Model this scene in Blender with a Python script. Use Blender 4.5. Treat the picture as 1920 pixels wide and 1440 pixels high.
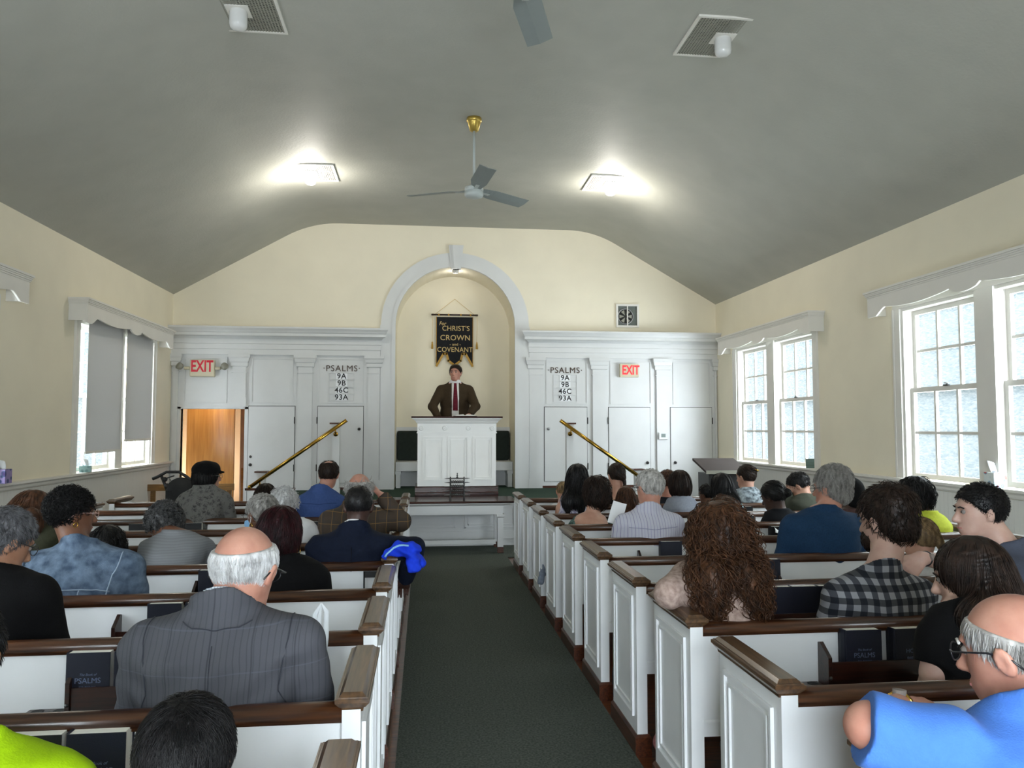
import bpy, math, random
import numpy as np
from math import pi, sin, cos, atan, atan2, radians as rad
from mathutils import Vector, Matrix

for _o in list(bpy.data.objects): bpy.data.objects.remove(_o)
SC = bpy.context.scene
COL = SC.collection
# ------------------------------------------------------------------ camera
EYE = 1.55
FPX = 1440.0
PITCH = atan(82/FPX)
YAW = atan(165/FPX*cos(PITCH))
cd = bpy.data.cameras.new('camera'); cam = bpy.data.objects.new('camera', cd); COL.objects.link(cam)
cd.sensor_fit = 'HORIZONTAL'; cd.sensor_width = 36.0; cd.lens = 36.0*FPX/1920
cd.clip_start = 0.05; cd.clip_end = 200
cam.location = (0, 0, EYE); cam.rotation_euler = (pi/2+PITCH, 0, -YAW)
SC.camera = cam
# ------------------------------------------------------------------ view
SC.view_settings.view_transform = 'Standard'; SC.view_settings.look = 'None'
SC.view_settings.gamma = 1.0; SC.view_settings.use_curve_mapping = False
SC.view_settings.exposure = -0.27
SC.cycles.max_bounces = 10; SC.cycles.diffuse_bounces = 6; SC.cycles.transparent_max_bounces = 12
SC.cycles.use_denoising = True
SC.cycles.sample_clamp_indirect = 6.0
# ------------------------------------------------------------------ sky: dim treeline near the horizon, bright overcast above
SKY_LOW, SKY_HIGH, GROUND, BEHIND = 0.62, 26.0, 11.0, 33.0
wd = bpy.data.worlds.new('overcast_sky'); SC.world = wd; wd.use_nodes = True
_n = wd.node_tree.nodes; _l = wd.node_tree.links; _n.clear()
_out = _n.new('ShaderNodeOutputWorld'); _bg = _n.new('ShaderNodeBackground')
_tc = _n.new('ShaderNodeTexCoord'); _sp = _n.new('ShaderNodeSeparateXYZ'); _l.new(_tc.outputs['Generated'], _sp.inputs[0])
_cr = _n.new('ShaderNodeValToRGB'); _l.new(_sp.outputs['Z'], _cr.inputs[0])
_cr.color_ramp.elements[0].position = 0.0; _cr.color_ramp.elements[0].color = (0.46, 0.49, 0.46, 1)
_cr.color_ramp.elements[1].position = 1.0; _cr.color_ramp.elements[1].color = (1.0, 0.985, 0.97, 1)
for p_, c_ in ((0.04, (0.50, 0.56, 0.58, 1)), (0.16, (0.66, 0.80, 0.88, 1)), (0.3, (0.92, 0.96, 1.0, 1))):
    e_ = _cr.color_ramp.elements.new(p_); e_.color = c_
_mr = _n.new('ShaderNodeMapRange'); _l.new(_sp.outputs['Z'], _mr.inputs[0])
_mr.inputs[1].default_value = 0.25; _mr.inputs[2].default_value = 0.55; _mr.inputs[3].default_value = SKY_LOW; _mr.inputs[4].default_value = SKY_HIGH
_m2 = _n.new('ShaderNodeMapRange'); _l.new(_sp.outputs['Z'], _m2.inputs[0])
_m2.inputs[1].default_value = -0.16; _m2.inputs[2].default_value = -0.30; _m2.inputs[3].default_value = 0; _m2.inputs[4].default_value = GROUND
_ad = _n.new('ShaderNodeMath'); _ad.operation = 'ADD'; _l.new(_mr.outputs[0], _ad.inputs[0]); _l.new(_m2.outputs[0], _ad.inputs[1])
_m3 = _n.new('ShaderNodeMapRange'); _l.new(_sp.outputs['Y'], _m3.inputs[0])     # open bright sky on the side behind the camera
_m3.inputs[1].default_value = -0.30; _m3.inputs[2].default_value = -0.60; _m3.inputs[3].default_value = 0; _m3.inputs[4].default_value = BEHIND
_a2 = _n.new('ShaderNodeMath'); _a2.operation = 'ADD'; _l.new(_ad.outputs[0], _a2.inputs[0]); _l.new(_m3.outputs[0], _a2.inputs[1])
_mc = _n.new('ShaderNodeMix'); _mc.data_type = 'RGBA'; _m4 = _n.new('ShaderNodeMapRange'); _l.new(_sp.outputs['Y'], _m4.inputs[0]); _m4.inputs[1].default_value = -0.3; _m4.inputs[2].default_value = -0.6
_l.new(_m4.outputs[0], _mc.inputs[0]); _l.new(_cr.outputs[0], _mc.inputs[6]); _mc.inputs[7].default_value = (0.92, 0.925, 1.0, 1)
_l.new(_mc.outputs[2], _bg.inputs[0]); _l.new(_a2.outputs[0], _bg.inputs[1]); _l.new(_bg.outputs[0], _out.inputs[0])
XL, XR, YF, YB = -3.72, 4.66, 11.85, -1.7            # room shell
WZ0, WZ1 = 1.06, 2.72                                # window openings
WIN = [(8.75, 11.03), (4.75, 7.03), (0.75, 3.03)]      # left wall; the right wall has the first two
def portal(name, loc, sx, sy, rot):
    l = bpy.data.lights.new(name, 'AREA'); l.shape = 'RECTANGLE'; l.size = sx; l.size_y = sy
    l.cycles.is_portal = True
    o = bpy.data.objects.new(name, l); COL.objects.link(o); o.location = loc; o.rotation_euler = rot
for y0_, y1_ in WIN:
    if y0_ > 1: portal('window_portal', (XR+0.22, (y0_+y1_)/2, (WZ0+WZ1)/2), WZ1-WZ0, y1_-y0_, (0, pi/2, 0))
    portal('window_portal', (XL-0.22, (y0_+y1_)/2, (WZ0+WZ1)/2), WZ1-WZ0, y1_-y0_, (0, -pi/2, 0))
portal('window_portal', (0.45, YB-0.22, 1.4), 2.4, 2.7, (-pi/2, 0, pi))
LAMP_W = 46.0                                        # the two lit ceiling bulbs
HALL_W = 9.0                                        # warm lamp in the side hall

# ------------------------------------------------------------------ helpers
def ray(x, y):
    F = (sin(YAW)*cos(PITCH), cos(YAW)*cos(PITCH), sin(PITCH)); R = (cos(YAW), -sin(YAW), 0)
    U = (-sin(YAW)*sin(PITCH), -cos(YAW)*sin(PITCH), cos(PITCH))
    return [F[i]*FPX+R[i]*(x-960)+U[i]*(720-y) for i in range(3)]
def at(x, y, Y):
    r = ray(x, y); t = Y/r[1]; return Vector((r[0]*t, Y, EYE+r[2]*t))
def tag(o, label=None, cat=None, group=None, kind=None):
    if label: o['label'] = label
    if cat: o['category'] = cat
    if group: o['group'] = group
    if kind: o['kind'] = kind
    return o
def empty(name, loc=(0,0,0), rz=0, label=None, cat=None, group=None):
    o = bpy.data.objects.new(name, None); COL.objects.link(o); o.empty_display_size = 0.05
    o.location = loc; o.rotation_euler = (0, 0, rz); return tag(o, label, cat, group)
class MB:
    def __init__(s): s.v = []; s.f = []; s.sm = []
    def add(s, vs, fs, smooth=False):
        b = len(s.v); s.v += [tuple(v) for v in vs]; s.f += [tuple(i+b for i in f) for f in fs]; s.sm += [smooth]*len(fs); return s
    def box(s, x0, x1, y0, y1, z0, z1):
        return s.add([(x0,y0,z0),(x1,y0,z0),(x1,y1,z0),(x0,y1,z0),(x0,y0,z1),(x1,y0,z1),(x1,y1,z1),(x0,y1,z1)],
            [(0,3,2,1),(4,5,6,7),(0,1,5,4),(1,2,6,5),(2,3,7,6),(3,0,4,7)])
    def frust(s, a, b, z0, z1):      # a,b = (x0,x1,y0,y1) at z0,z1
        return s.add([(a[0],a[2],z0),(a[1],a[2],z0),(a[1],a[3],z0),(a[0],a[3],z0),(b[0],b[2],z1),(b[1],b[2],z1),(b[1],b[3],z1),(b[0],b[3],z1)],
            [(0,3,2,1),(4,5,6,7),(0,1,5,4),(1,2,6,5),(2,3,7,6),(3,0,4,7)])
    def extr(s, prof, p0, p1, ax='x', smooth=False, caps=True):
        # closed profile of (u,w): for ax x: (y,z); y: (x,z); z: (x,y)
        n = len(prof); vs = []
        for p in (p0, p1):
            for u, w in prof: vs.append((p,u,w) if ax=='x' else (u,p,w) if ax=='y' else (u,w,p))
        fs = [(i,(i+1)%n,n+(i+1)%n,n+i) for i in range(n)]
        b = len(s.v); s.v += vs; s.f += [tuple(i+b for i in f) for f in fs]; s.sm += [smooth]*n
        if caps: s.f += [tuple(b+i for i in range(n)[::-1]), tuple(b+n+i for i in range(n))]; s.sm += [False]*2
        return s
    def tube(s, pts, r, n=8, closed=False, caps=True):
        pts = [Vector(p) for p in pts]; N = len(pts); rs = r if isinstance(r, (list,tuple)) else [r]*N
        vs = []; up = None
        for i, p in enumerate(pts):
            a = pts[i-1] if (i>0 or closed) else p; b = pts[(i+1)%N] if (i<N-1 or closed) else p
            t = (b-a).normalized()
            if up is None: up = t.orthogonal().normalized()
            up = (up-t*up.dot(t)); up = up.normalized() if up.length > 1e-6 else t.orthogonal().normalized()
            w = t.cross(up)
            for k in range(n): q = 2*pi*k/n; vs.append(p+(up*cos(q)+w*sin(q))*rs[i])
        fs = []
        for i in range(N if closed else N-1):
            j = (i+1)%N
            for k in range(n): fs.append((i*n+k, i*n+(k+1)%n, j*n+(k+1)%n, j*n+k))
        s.add(vs, fs, True)
        if caps and not closed:
            b = len(s.v)-len(vs); s.f += [tuple(b+k for k in range(n)[::-1]), tuple(b+(N-1)*n+k for k in range(n))]; s.sm += [False]*2
        return s
    def lathe(s, prof, c=(0,0,0), n=20, ax='z'):
        vs = []
        for r, h in prof:
            for k in range(n):
                q = 2*pi*k/n; a, b = r*cos(q), r*sin(q)
                vs.append((c[0]+a,c[1]+b,c[2]+h) if ax=='z' else (c[0]+a,c[1]+h,c[2]+b) if ax=='y' else (c[0]+h,c[1]+a,c[2]+b))
        fs = [(i*n+k, i*n+(k+1)%n, (i+1)*n+(k+1)%n, (i+1)*n+k) for i in range(len(prof)-1) for k in range(n)]
        return s.add(vs, fs, True)
    def ball(s, c, r, n=12, m=8):
        rr = r if isinstance(r, (tuple,list)) else (r,r,r); vs = [(c[0],c[1],c[2]+rr[2])]
        for i in range(1, m):
            for k in range(n):
                a = pi*i/m; q = 2*pi*k/n; vs.append((c[0]+rr[0]*sin(a)*cos(q), c[1]+rr[1]*sin(a)*sin(q), c[2]+rr[2]*cos(a)))
        vs.append((c[0],c[1],c[2]-rr[2])); fs = [(0,1+k,1+(k+1)%n) for k in range(n)]
        for i in range(m-2):
            for k in range(n): a = 1+i*n; fs.append((a+k, a+n+k, a+n+(k+1)%n, a+(k+1)%n))
        a = 1+(m-2)*n; fs += [(a+k, len(vs)-1, a+(k+1)%n) for k in range(n)]
        return s.add(vs, fs, True)
    def xf(s, M, i0=0):
        for i in range(i0, len(s.v)): s.v[i] = tuple(M @ Vector(s.v[i]))
        return s
    def build(s, name, m, parent=None, bevel=0, loc=None, kind=None, label=None):
        me = bpy.data.meshes.new(name); me.from_pydata(s.v, [], s.f); me.polygons.foreach_set('use_smooth', s.sm)
        import bmesh
        bm = bmesh.new(); bm.from_mesh(me); bmesh.ops.recalc_face_normals(bm, faces=bm.faces); bm.to_mesh(me); bm.free()
        if m: me.materials.append(m)
        o = bpy.data.objects.new(name, me); COL.objects.link(o)
        if parent is not None: o.parent = parent
        if loc is not None: o.location = loc
        if bevel:
            b = o.modifiers.new('bevel', 'BEVEL'); b.width = bevel; b.segments = 2; b.limit_method = 'ANGLE'; b.angle_limit = rad(35)
        return tag(o, label=label, kind=kind)
def kids(o): return [c for c in bpy.data.objects if c.parent is o]
def dup(root, loc=None, rz=None, label=None, group=None, parent=None, tree=None):
    c = root.copy(); COL.objects.link(c)
    if parent is not None: c.parent = parent
    if loc is not None: c.location = loc
    if rz is not None: c.rotation_euler = (0, 0, rz)
    if label: c['label'] = label
    if group: c['group'] = group
    for ch in kids(root): dup(ch, parent=c)
    return c

# ------------------------------------------------------------------ materials
def nt(name):
    m = bpy.data.materials.new(name); m.use_nodes = True; t = m.node_tree
    return m, t, t.nodes.get('Principled BSDF')
def node(t, typ, **kw):
    n = t.nodes.new('ShaderNode'+typ)
    for k, v in kw.items():
        if k[0] == '_': n.inputs[k[1:].replace('_',' ')].default_value = v
        else: setattr(n, k, v)
    return n
def c4(c): return (c[0], c[1], c[2], 1)
def hexc(h):
    h = h.lstrip('#'); f = lambda v: (v/12.92 if v <= .04045 else ((v+.055)/1.055)**2.4)
    return tuple(f(int(h[i:i+2],16)/255) for i in (0,2,4))
def coords(t, scale=(1,1,1), rot=(0,0,0)):
    tc = node(t, 'TexCoord'); mp = node(t, 'Mapping'); mp.inputs['Scale'].default_value = scale; mp.inputs['Rotation'].default_value = rot
    t.links.new(tc.outputs['Object'], mp.inputs[0]); return mp.outputs[0]
def mat(name, col, rough=.6, metal=0, var=0, vs=8, bump=0, bs=60, scale=(1,1,1), spec=.5, col2=None, detail=4):
    m, t, b = nt(name)
    b.inputs['Base Color'].default_value = c4(col); b.inputs['Roughness'].default_value = rough; b.inputs['Metallic'].default_value = metal
    b.inputs['Specular IOR Level'].default_value = spec
    co = coords(t, scale)
    nz = node(t, 'TexNoise', _Scale=vs, _Detail=detail); t.links.new(co, nz.inputs['Vector'])
    a = [c*(1-max(var,.03)) for c in col]; d = col2 or [min(1,c*(1+max(var,.03))) for c in col]
    rp = node(t, 'ValToRGB'); rp.color_ramp.elements[0].position = .3; rp.color_ramp.elements[1].position = .7
    rp.color_ramp.elements[0].color = c4(a); rp.color_ramp.elements[1].color = c4(d)
    t.links.new(nz.outputs['Fac'], rp.inputs[0]); t.links.new(rp.outputs[0], b.inputs['Base Color'])
    if bump:
        n2 = node(t, 'TexNoise', _Scale=bs, _Detail=3); t.links.new(co, n2.inputs['Vector'])
        bp = node(t, 'Bump', _Strength=min(1,bump), _Distance=.004); t.links.new(n2.outputs['Fac'], bp.inputs['Height']); t.links.new(bp.outputs[0], b.inputs['Normal'])
    return m
def emis(name, col, s):
    m, t, b = nt(name); b.inputs['Base Color'].default_value = c4(col); b.inputs['Emission Color'].default_value = c4(col); b.inputs['Emission Strength'].default_value = s; return m
def wood(name, a, b_, rough=.32, scale=(2,2,2), axis=0, grain=14):
    m, t, b = nt(name); sc = [grain*6]*3; sc[axis] = grain*.35
    co = coords(t, tuple(sc)); nz = node(t, 'TexNoise', _Scale=1.0, _Detail=6, _Distortion=.6); t.links.new(co, nz.inputs['Vector'])
    rp = node(t, 'ValToRGB'); rp.color_ramp.elements[0].position = .32; rp.color_ramp.elements[1].position = .72
    rp.color_ramp.elements[0].color = c4(a); rp.color_ramp.elements[1].color = c4(b_)
    t.links.new(nz.outputs['Fac'], rp.inputs[0]); t.links.new(rp.outputs[0], b.inputs['Base Color'])
    b.inputs['Roughness'].default_value = rough; b.inputs['Coat Weight'].default_value = .35; b.inputs['Coat Roughness'].default_value = .15
    bp = node(t, 'Bump', _Strength=.15, _Distance=.002); t.links.new(nz.outputs['Fac'], bp.inputs['Height']); t.links.new(bp.outputs[0], b.inputs['Normal'])
    return m
M = {}
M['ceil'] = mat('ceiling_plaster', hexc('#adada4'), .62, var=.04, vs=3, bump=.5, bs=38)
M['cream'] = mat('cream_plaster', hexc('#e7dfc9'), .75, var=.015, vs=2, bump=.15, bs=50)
M['white'] = mat('white_gloss_paint', hexc('#d3d4d3'), .42, var=.015, vs=3)
M['pewwhite'] = mat('pew_white_paint', hexc('#e3e5e6'), .38, var=.02, vs=5, bump=.05, bs=20)
M['pulpit'] = mat('pulpit_white_paint', hexc('#f4f4f1'), .42, var=.01, vs=3)
M['trimwhite'] = mat('window_white_paint', hexc('#e0ddd6'), .5, var=.01, vs=3)
M['rail'] = wood('walnut_rail', hexc('#24110a'), hexc('#5c3820'), .3, axis=0, grain=10)
M['cap'] = wood('walnut_cap', hexc('#33200f'), hexc('#664a2f'), .36, axis=1, grain=10)
M['base'] = wood('mahogany_base', hexc('#2c120a'), hexc('#5e3017'), .32, axis=1)
M['dark'] = wood('dark_mahogany', hexc('#160a08'), hexc('#38190f'), .3, axis=0)
M['shelf'] = wood('polished_mahogany', hexc('#25120f'), hexc('#472a26'), .2, axis=0, grain=6)
M['oak'] = wood('oak_board', hexc('#6e4d22'), hexc('#93682f'), .45, axis=0)
M['floorwood'] = wood('floor_boards', hexc('#3a1a0c'), hexc('#7a4420'), .3, axis=0)
M['brass'] = mat('polished_brass', hexc('#b08a3c'), .16, metal=1, var=.05)
M['black'] = mat('black_plastic', (.012,.012,.013), .45)
M['iron'] = mat('dark_bronze', (.02,.018,.017), .35)
M['steel'] = mat('brushed_steel', (.35,.35,.36), .35, metal=1)
M['grille'] = mat('grille_metal', hexc('#8d8c80'), .5)
M['void'] = mat('dark_cavity', (.02,.02,.018), .9)
M['green'] = mat('green_cushion', hexc('#1c2620'), .9, var=.2, vs=20, bump=.3, bs=120)
M['glassw'] = None
def carpet(name, a, b_):
    m = mat(name, a, .98, vs=90, bump=1, bs=160, col2=b_, spec=.1, detail=6); return m
M['carpet'] = carpet('green_carpet', hexc('#3b403b'), hexc('#5e635c'))
M['pcarpet'] = carpet('platform_carpet', hexc('#2c3c33'), hexc('#43554a'))
def beadboard():
    m, t, b = nt('beadboard_paint'); b.inputs['Base Color'].default_value = c4(hexc('#d6d5d0')); b.inputs['Roughness'].default_value = .45
    co = coords(t); sp = node(t, 'SeparateXYZ'); t.links.new(co, sp.inputs[0])
    ad = node(t, 'Math', operation='ADD'); t.links.new(sp.outputs['X'], ad.inputs[0]); t.links.new(sp.outputs['Y'], ad.inputs[1])
    ml = node(t, 'Math', operation='MULTIPLY'); ml.inputs[1].default_value = 1/.055; t.links.new(ad.outputs[0], ml.inputs[0])
    fr = node(t, 'Math', operation='FRACT'); t.links.new(ml.outputs[0], fr.inputs[0])
    rp = node(t, 'ValToRGB'); e = rp.color_ramp.elements; e[0].position = 0; e[0].color = (0,0,0,1); e[1].position = .14; e[1].color = (1,1,1,1)
    t.links.new(fr.outputs[0], rp.inputs[0]); bp = node(t, 'Bump', _Strength=.8, _Distance=.004)
    t.links.new(rp.outputs[0], bp.inputs['Height']); t.links.new(bp.outputs[0], b.inputs['Normal']); return m
M['bead'] = beadboard()
def glass():
    m, t, b = nt('obscure_glass'); t.nodes.remove(b); out = t.nodes['Material Output']
    tr = node(t, 'BsdfTransparent'); tl = node(t, 'BsdfTranslucent'); gl = node(t, 'BsdfGlossy'); gl.inputs['Roughness'].default_value = .25
    co = coords(t, (1,2.2,11)); nz = node(t, 'TexNoise', _Scale=9, _Detail=3, _Distortion=1.2); t.links.new(co, nz.inputs['Vector'])
    rp = node(t, 'ValToRGB'); rp.color_ramp.elements[0].color = (.62,.70,.72,1); rp.color_ramp.elements[0].position = .35
    rp.color_ramp.elements[1].color = (.98,.99,.97,1); rp.color_ramp.elements[1].position = .62
    t.links.new(nz.outputs['Fac'], rp.inputs[0]); t.links.new(rp.outputs[0], tr.inputs[0]); tl.inputs[0].default_value = (.75,.85,.9,1)
    bp = node(t, 'Bump', _Strength=.5, _Distance=.003); t.links.new(nz.outputs['Fac'], bp.inputs['Height']); t.links.new(bp.outputs[0], gl.inputs['Normal']); 
    mx = node(t, 'MixShader'); mx.inputs[0].default_value = .05; t.links.new(tr.outputs[0], mx.inputs[1]); t.links.new(tl.outputs[0], mx.inputs[2])
    m2 = node(t, 'MixShader'); m2.inputs[0].default_value = .05; t.links.new(mx.outputs[0], m2.inputs[1]); t.links.new(gl.outputs[0], m2.inputs[2])
    t.links.new(m2.outputs[0], out.inputs[0]); return m
M['glass'] = glass()
def shade():
    m, t, b = nt('roller_shade_fabric'); out = t.nodes['Material Output']
    b.inputs['Base Color'].default_value = c4(hexc('#cfcfce')); b.inputs['Roughness'].default_value = .9
    tl = node(t, 'BsdfTranslucent'); tl.inputs[0].default_value = (.7,.7,.72,1)
    mx = node(t, 'MixShader'); mx.inputs[0].default_value = .12; t.links.new(b.outputs[0], mx.inputs[1]); t.links.new(tl.outputs[0], mx.inputs[2]); t.links.new(mx.outputs[0], out.inputs[0]); return m
M['shade'] = shade()
def text_mesh(s, size, depth, align='CENTER', spacing=1.0, offset=0.0, shear=0):
    cu = bpy.data.curves.new('t', 'FONT'); cu.body = s; cu.size = size; cu.extrude = depth; cu.align_x = align; cu.align_y = 'CENTER'
    cu.space_character = spacing; cu.offset = offset; cu.shear = shear; cu.resolution_u = 4
    o = bpy.data.objects.new('t', cu); COL.objects.link(o); dg = bpy.context.evaluated_depsgraph_get()
    me = bpy.data.meshes.new_from_object(o.evaluated_get(dg)); bpy.data.objects.remove(o); return me
def text(name, s, size, loc, m, parent=None, depth=.002, spacing=1.0, offset=0.0, rot=(pi/2,0,0), sx=1.0, align='CENTER', shear=0, label=None):
    me = text_mesh(s, size, depth, align, spacing, offset, shear); me.materials.clear(); me.materials.append(m); me.name = name
    o = bpy.data.objects.new(name, me); COL.objects.link(o); o.location = loc; o.rotation_euler = rot; o.scale = (sx,1,1)
    if parent is not None: o.parent = parent
    return tag(o, label=label)
# ================================================================== the room shell
TH = .122
def wall_side(name, X, out):
    # wall slab with window holes, upper plaster and lower wainscot
    x0, x1 = (X, X+TH*out) if out > 0 else (X+TH*out, X)
    mb = MB(); ys = [YB]
    WN = WIN if out < 0 else WIN[:2]
    for a, b in sorted(WN): ys += [a, b]
    ys.append(YF+.2)
    mb.box(x0, x1, YB, YF+.2, WZ1, 3.56); mb.box(x0, x1, YB, YF+.2, .98, WZ0)
    for i in range(0, len(ys), 2): mb.box(x0, x1, ys[i], ys[i+1], WZ0, WZ1)
    w = mb.build(name, M['cream'], kind='structure')
    mb = MB(); i0, i1 = (X-.012, X+TH) if out > 0 else (X-TH, X+.012)
    mb.box(i0, i1, YB, YF, 0, .98); mb.build(name.replace('wall', 'trim_wainscot'), M['bead'], kind='structure')
    s = -out; pr = [(X,.985),(X+s*.02,.985),(X+s*.03,1.0),(X+s*.03,1.02),(X+s*.05,1.035),(X+s*.075,1.04),(X+s*.075,1.062),(X,1.062)]
    mb = MB().extr(pr, YB, YF-.02, 'y'); mb.build(name.replace('wall', 'trim_chair_rail'), M['trimwhite'], kind='structure')
    mb = MB(); mb.box(min(X,X+s*.02), max(X,X+s*.02), YB, YF-.02, 0, .14); mb.build(name.replace('wall','baseboard'), M['base'], kind='structure')
wall_side('wall_left', XL, -1); wall_side('wall_right', XR, 1)
# ceiling: sloped sides blending into a flat middle
def ceil_profile():
    CX = (XL+XR)/2; H = XR-CX; pts = []
    A = (-H, 3.535); Bp = (-2.19, 4.68)
    dx, dz = Bp[0]-A[0], Bp[1]-A[1]; L = math.hypot(dx, dz); r = .42
    P1 = (Bp[0]-dx/L*r, Bp[1]-dz/L*r); P2 = (Bp[0]+r, Bp[1])
    pts.append((A[0]-.21, A[1]-.21*dz/dx)); pts.append(A); pts.append(P1)
    for i in range(1, 10):
        t = i/10; pts.append(((1-t)**2*P1[0]+2*t*(1-t)*Bp[0]+t*t*P2[0], (1-t)**2*P1[1]+2*t*(1-t)*Bp[1]+t*t*P2[1]))
    pts.append(P2); pts += [(-x, z) for x, z in reversed(pts)]
    return [(x+CX, z) for x, z in pts]
cp = ceil_profile(); n = len(cp); mb = MB()
vs = [(x, y, z) for y in (YB-.2, YF+.2) for x, z in cp]
mb.add(vs, [(i, i+1, n+i+1, n+i) for i in range(n-1)], True)
vs = [(x, y, z+.15) for y in (YB-.2, YF+.2) for x, z in cp]
mb.add(vs, [(i, n+i, n+i+1, i+1) for i in range(n-1)], True)
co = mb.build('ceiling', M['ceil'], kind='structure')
# front wall with arched niche
CX0, RI, RO, ZS = .477, .92, 1.14, 3.12
NW = .75
def arch_pts(r, n=24): return [(CX0+r*cos(pi-pi*i/n), ZS+r*sin(pi-pi*i/n)) for i in range(n+1)]
mb = MB()
ip = arch_pts(RI); ZT = 5.0
y = YF
# face strips around the arch
def strip(pa, pb, y0, y1, smooth=False):
    vs = [(p[0], y0, p[1]) for p in pa]+[(p[0], y0, p[1]) for p in pb]+[(p[0], y1, p[1]) for p in pa]+[(p[0], y1, p[1]) for p in pb]
    k = len(pa); fs = []
    for i in range(k-1):
        fs += [(i, i+1, k+i+1, k+i), (2*k+i, 3*k+i, 3*k+i+1, 2*k+i+1), (i, 2*k+i, 2*k+i+1, i+1), (k+i, k+i+1, 3*k+i+1, 3*k+i)]
    fs += [(0, k, 3*k, 2*k), (k-1, 3*k-1, 4*k-1, 2*k-1)]
    mb.add(vs, fs, False)
strip(ip, [(p[0], ZT) for p in ip], YF, YF+.08)
OX0, OX1, OZ = -3.57, -2.655, 1.83
mb.box(CX0+RI, XR+.2, YF, YF+.08, 0, ZT)
mb.box(OX1, CX0-RI, YF, YF+.08, 0, ZT); mb.box(XL-.2, OX0, YF, YF+.08, 0, ZT); mb.box(OX0, OX1, YF, YF+.08, OZ, ZT)
mb.build('wall_front', M['cream'], kind='structure')
mb = MB()   # niche lining
mb.box(CX0-RI-.03, CX0-RI, YF+.08, YF+NW, .5, ZS); mb.box(CX0+RI, CX0+RI+.03, YF+.08, YF+NW, .5, ZS)
strip(ip, arch_pts(RI+.03), YF+.08, YF+NW); mb.box(CX0-RI-.2, CX0+RI+.2, YF+NW, YF+NW+.06, .5, 4.3)
mb.build('wall_niche', M['cream'], kind='structure')
mb = MB()   # back wall with a big window opening behind the camera
BX0, BX1, BZ0, BZ1 = -.75, 1.65, .05, 2.75
mb.box(XL-.2, BX0, YB-.2, YB, 0, ZT); mb.box(BX1, XR+.2, YB-.2, YB, 0, ZT); mb.box(BX0, BX1, YB-.2, YB, 0, BZ0); mb.box(BX0, BX1, YB-.2, YB, BZ1, ZT)
mb.build('wall_back', M['cream'], kind='structure')
w = empty('window_7'); w['kind'] = 'structure'
mb = MB()
for i in range(5): x = BX0+(BX1-BX0)*i/4; mb.box(x-.03, x+.03, YB-.12, YB-.06, BZ0, BZ1)
for i in range(5): z = BZ0+(BZ1-BZ0)*i/4; mb.box(BX0, BX1, YB-.11, YB-.07, z-.02, z+.02)
mb.build('window_frame', M['trimwhite'], w); MB().box(BX0, BX1, YB-.095, YB-.09, BZ0, BZ1).build('glass', M['glass'], w)
nl = empty('added_niche_lamp', (CX0, YF+.14, ZS+RI-.02), label='small round lamp hidden behind the keystone at the top of the niche', cat='lamp')  # fixture and point light added to give the bright patch at the niche top
MB().lathe([(0,.018),(.05,.018),(.055,-.01),(.045,-.04),(0,-.045)], (0,0,0), 18).build('lamp_body', M['trimwhite'], nl)
l = bpy.data.lights.new('niche_glow_light', 'POINT'); l.energy = 2.5; l.color = (1,.96,.9); l.shadow_soft_size = .04
lo = bpy.data.objects.new('niche_glow_light', l); COL.objects.link(lo); lo.location = (CX0, YF+.24, ZS+RI-.12)
# floor, carpet
mb = MB().box(XL-.2, XR+.2, YB-.2, 16, -.1, 0); mb.build('floor', M['floorwood'], kind='structure')
mb = MB().box(-.12, 1.0, YB+.1, 9.2, .001, .012); mb.box(XL+.02, XR-.02, 9.2, 11.8, .001, .012)
mb.box(XL+.02, -3.16, YB+.1, 9.2, .001, .012); mb.box(4.05, XR-.02, YB+.1, 9.2, .001, .012)
o = mb.build('floor_carpet', M['carpet'], kind='structure')
# raised platform
PZ, PX0, PX1, PY = .62, -1.98, 2.93, 10.1
mb = MB().box(PX0, PX1, PY+.03, YF, .012, PZ-.03); mb.box(PX0, PX1, PY+.01, PY+.03, .1, .2)
for i in range(6):
    a = PX0+.06+(PX1-PX0)/6*i; b = a+(PX1-PX0)/6-.12
    for k, (e, d) in enumerate(((0,.02),(.04,.012))):
        mb.box(a+e, b-e, PY+.03-d, PY+.03, .24+e, .255+e); mb.box(a+e, b-e, PY+.03-d, PY+.03, .545-e, .56-e)
        mb.box(a+e, a+e+.015, PY+.03-d, PY+.03, .24+e, .56-e); mb.box(b-e-.015, b-e, PY+.03-d, PY+.03, .24+e, .56-e)
mb.build('trim_platform_front', M['white'], kind='structure')
MB().box(PX0+.0, PX1, PY, YF, PZ-.03, PZ).box(CX0-RI-.2, CX0+RI+.2, YF, YF+NW+.03, PZ-.03, PZ).build('floor_platform', M['pcarpet'], kind='structure')
mb = MB().box(PX0-.02, PX1+.02, PY-.02, PY, PZ-.035, PZ+.004); mb.box(PX0-.02, PX0, PY-.02, YF, PZ-.035, PZ+.004); mb.box(PX1, PX1+.02, PY-.02, YF, PZ-.035, PZ+.004)
mb.build('trim_platform_nosing', M['dark'], kind='structure')
for s_, x_ in ((-1, PX0), (1, PX1)):      # side steps up to the platform
    st = empty('platform_steps', (x_, 0, 0), label='green carpeted steps on the %s side of the raised platform' % ('left' if s_ < 0 else 'right'), cat='steps')
    mb = MB(); mc = MB()
    for k in range(3):
        a, b = sorted((s_*.0, s_*(.22*(3-k)))); mb.box(a, b, 10.65, YF-.03, .012+.152*k, .145+.152*k); mc.box(a, b, 10.63, YF-.03, .145+.152*k, .164+.152*k)
    mb.build('riser', M['white'], st); mc.build('tread', M['pcarpet'], st)
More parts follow.
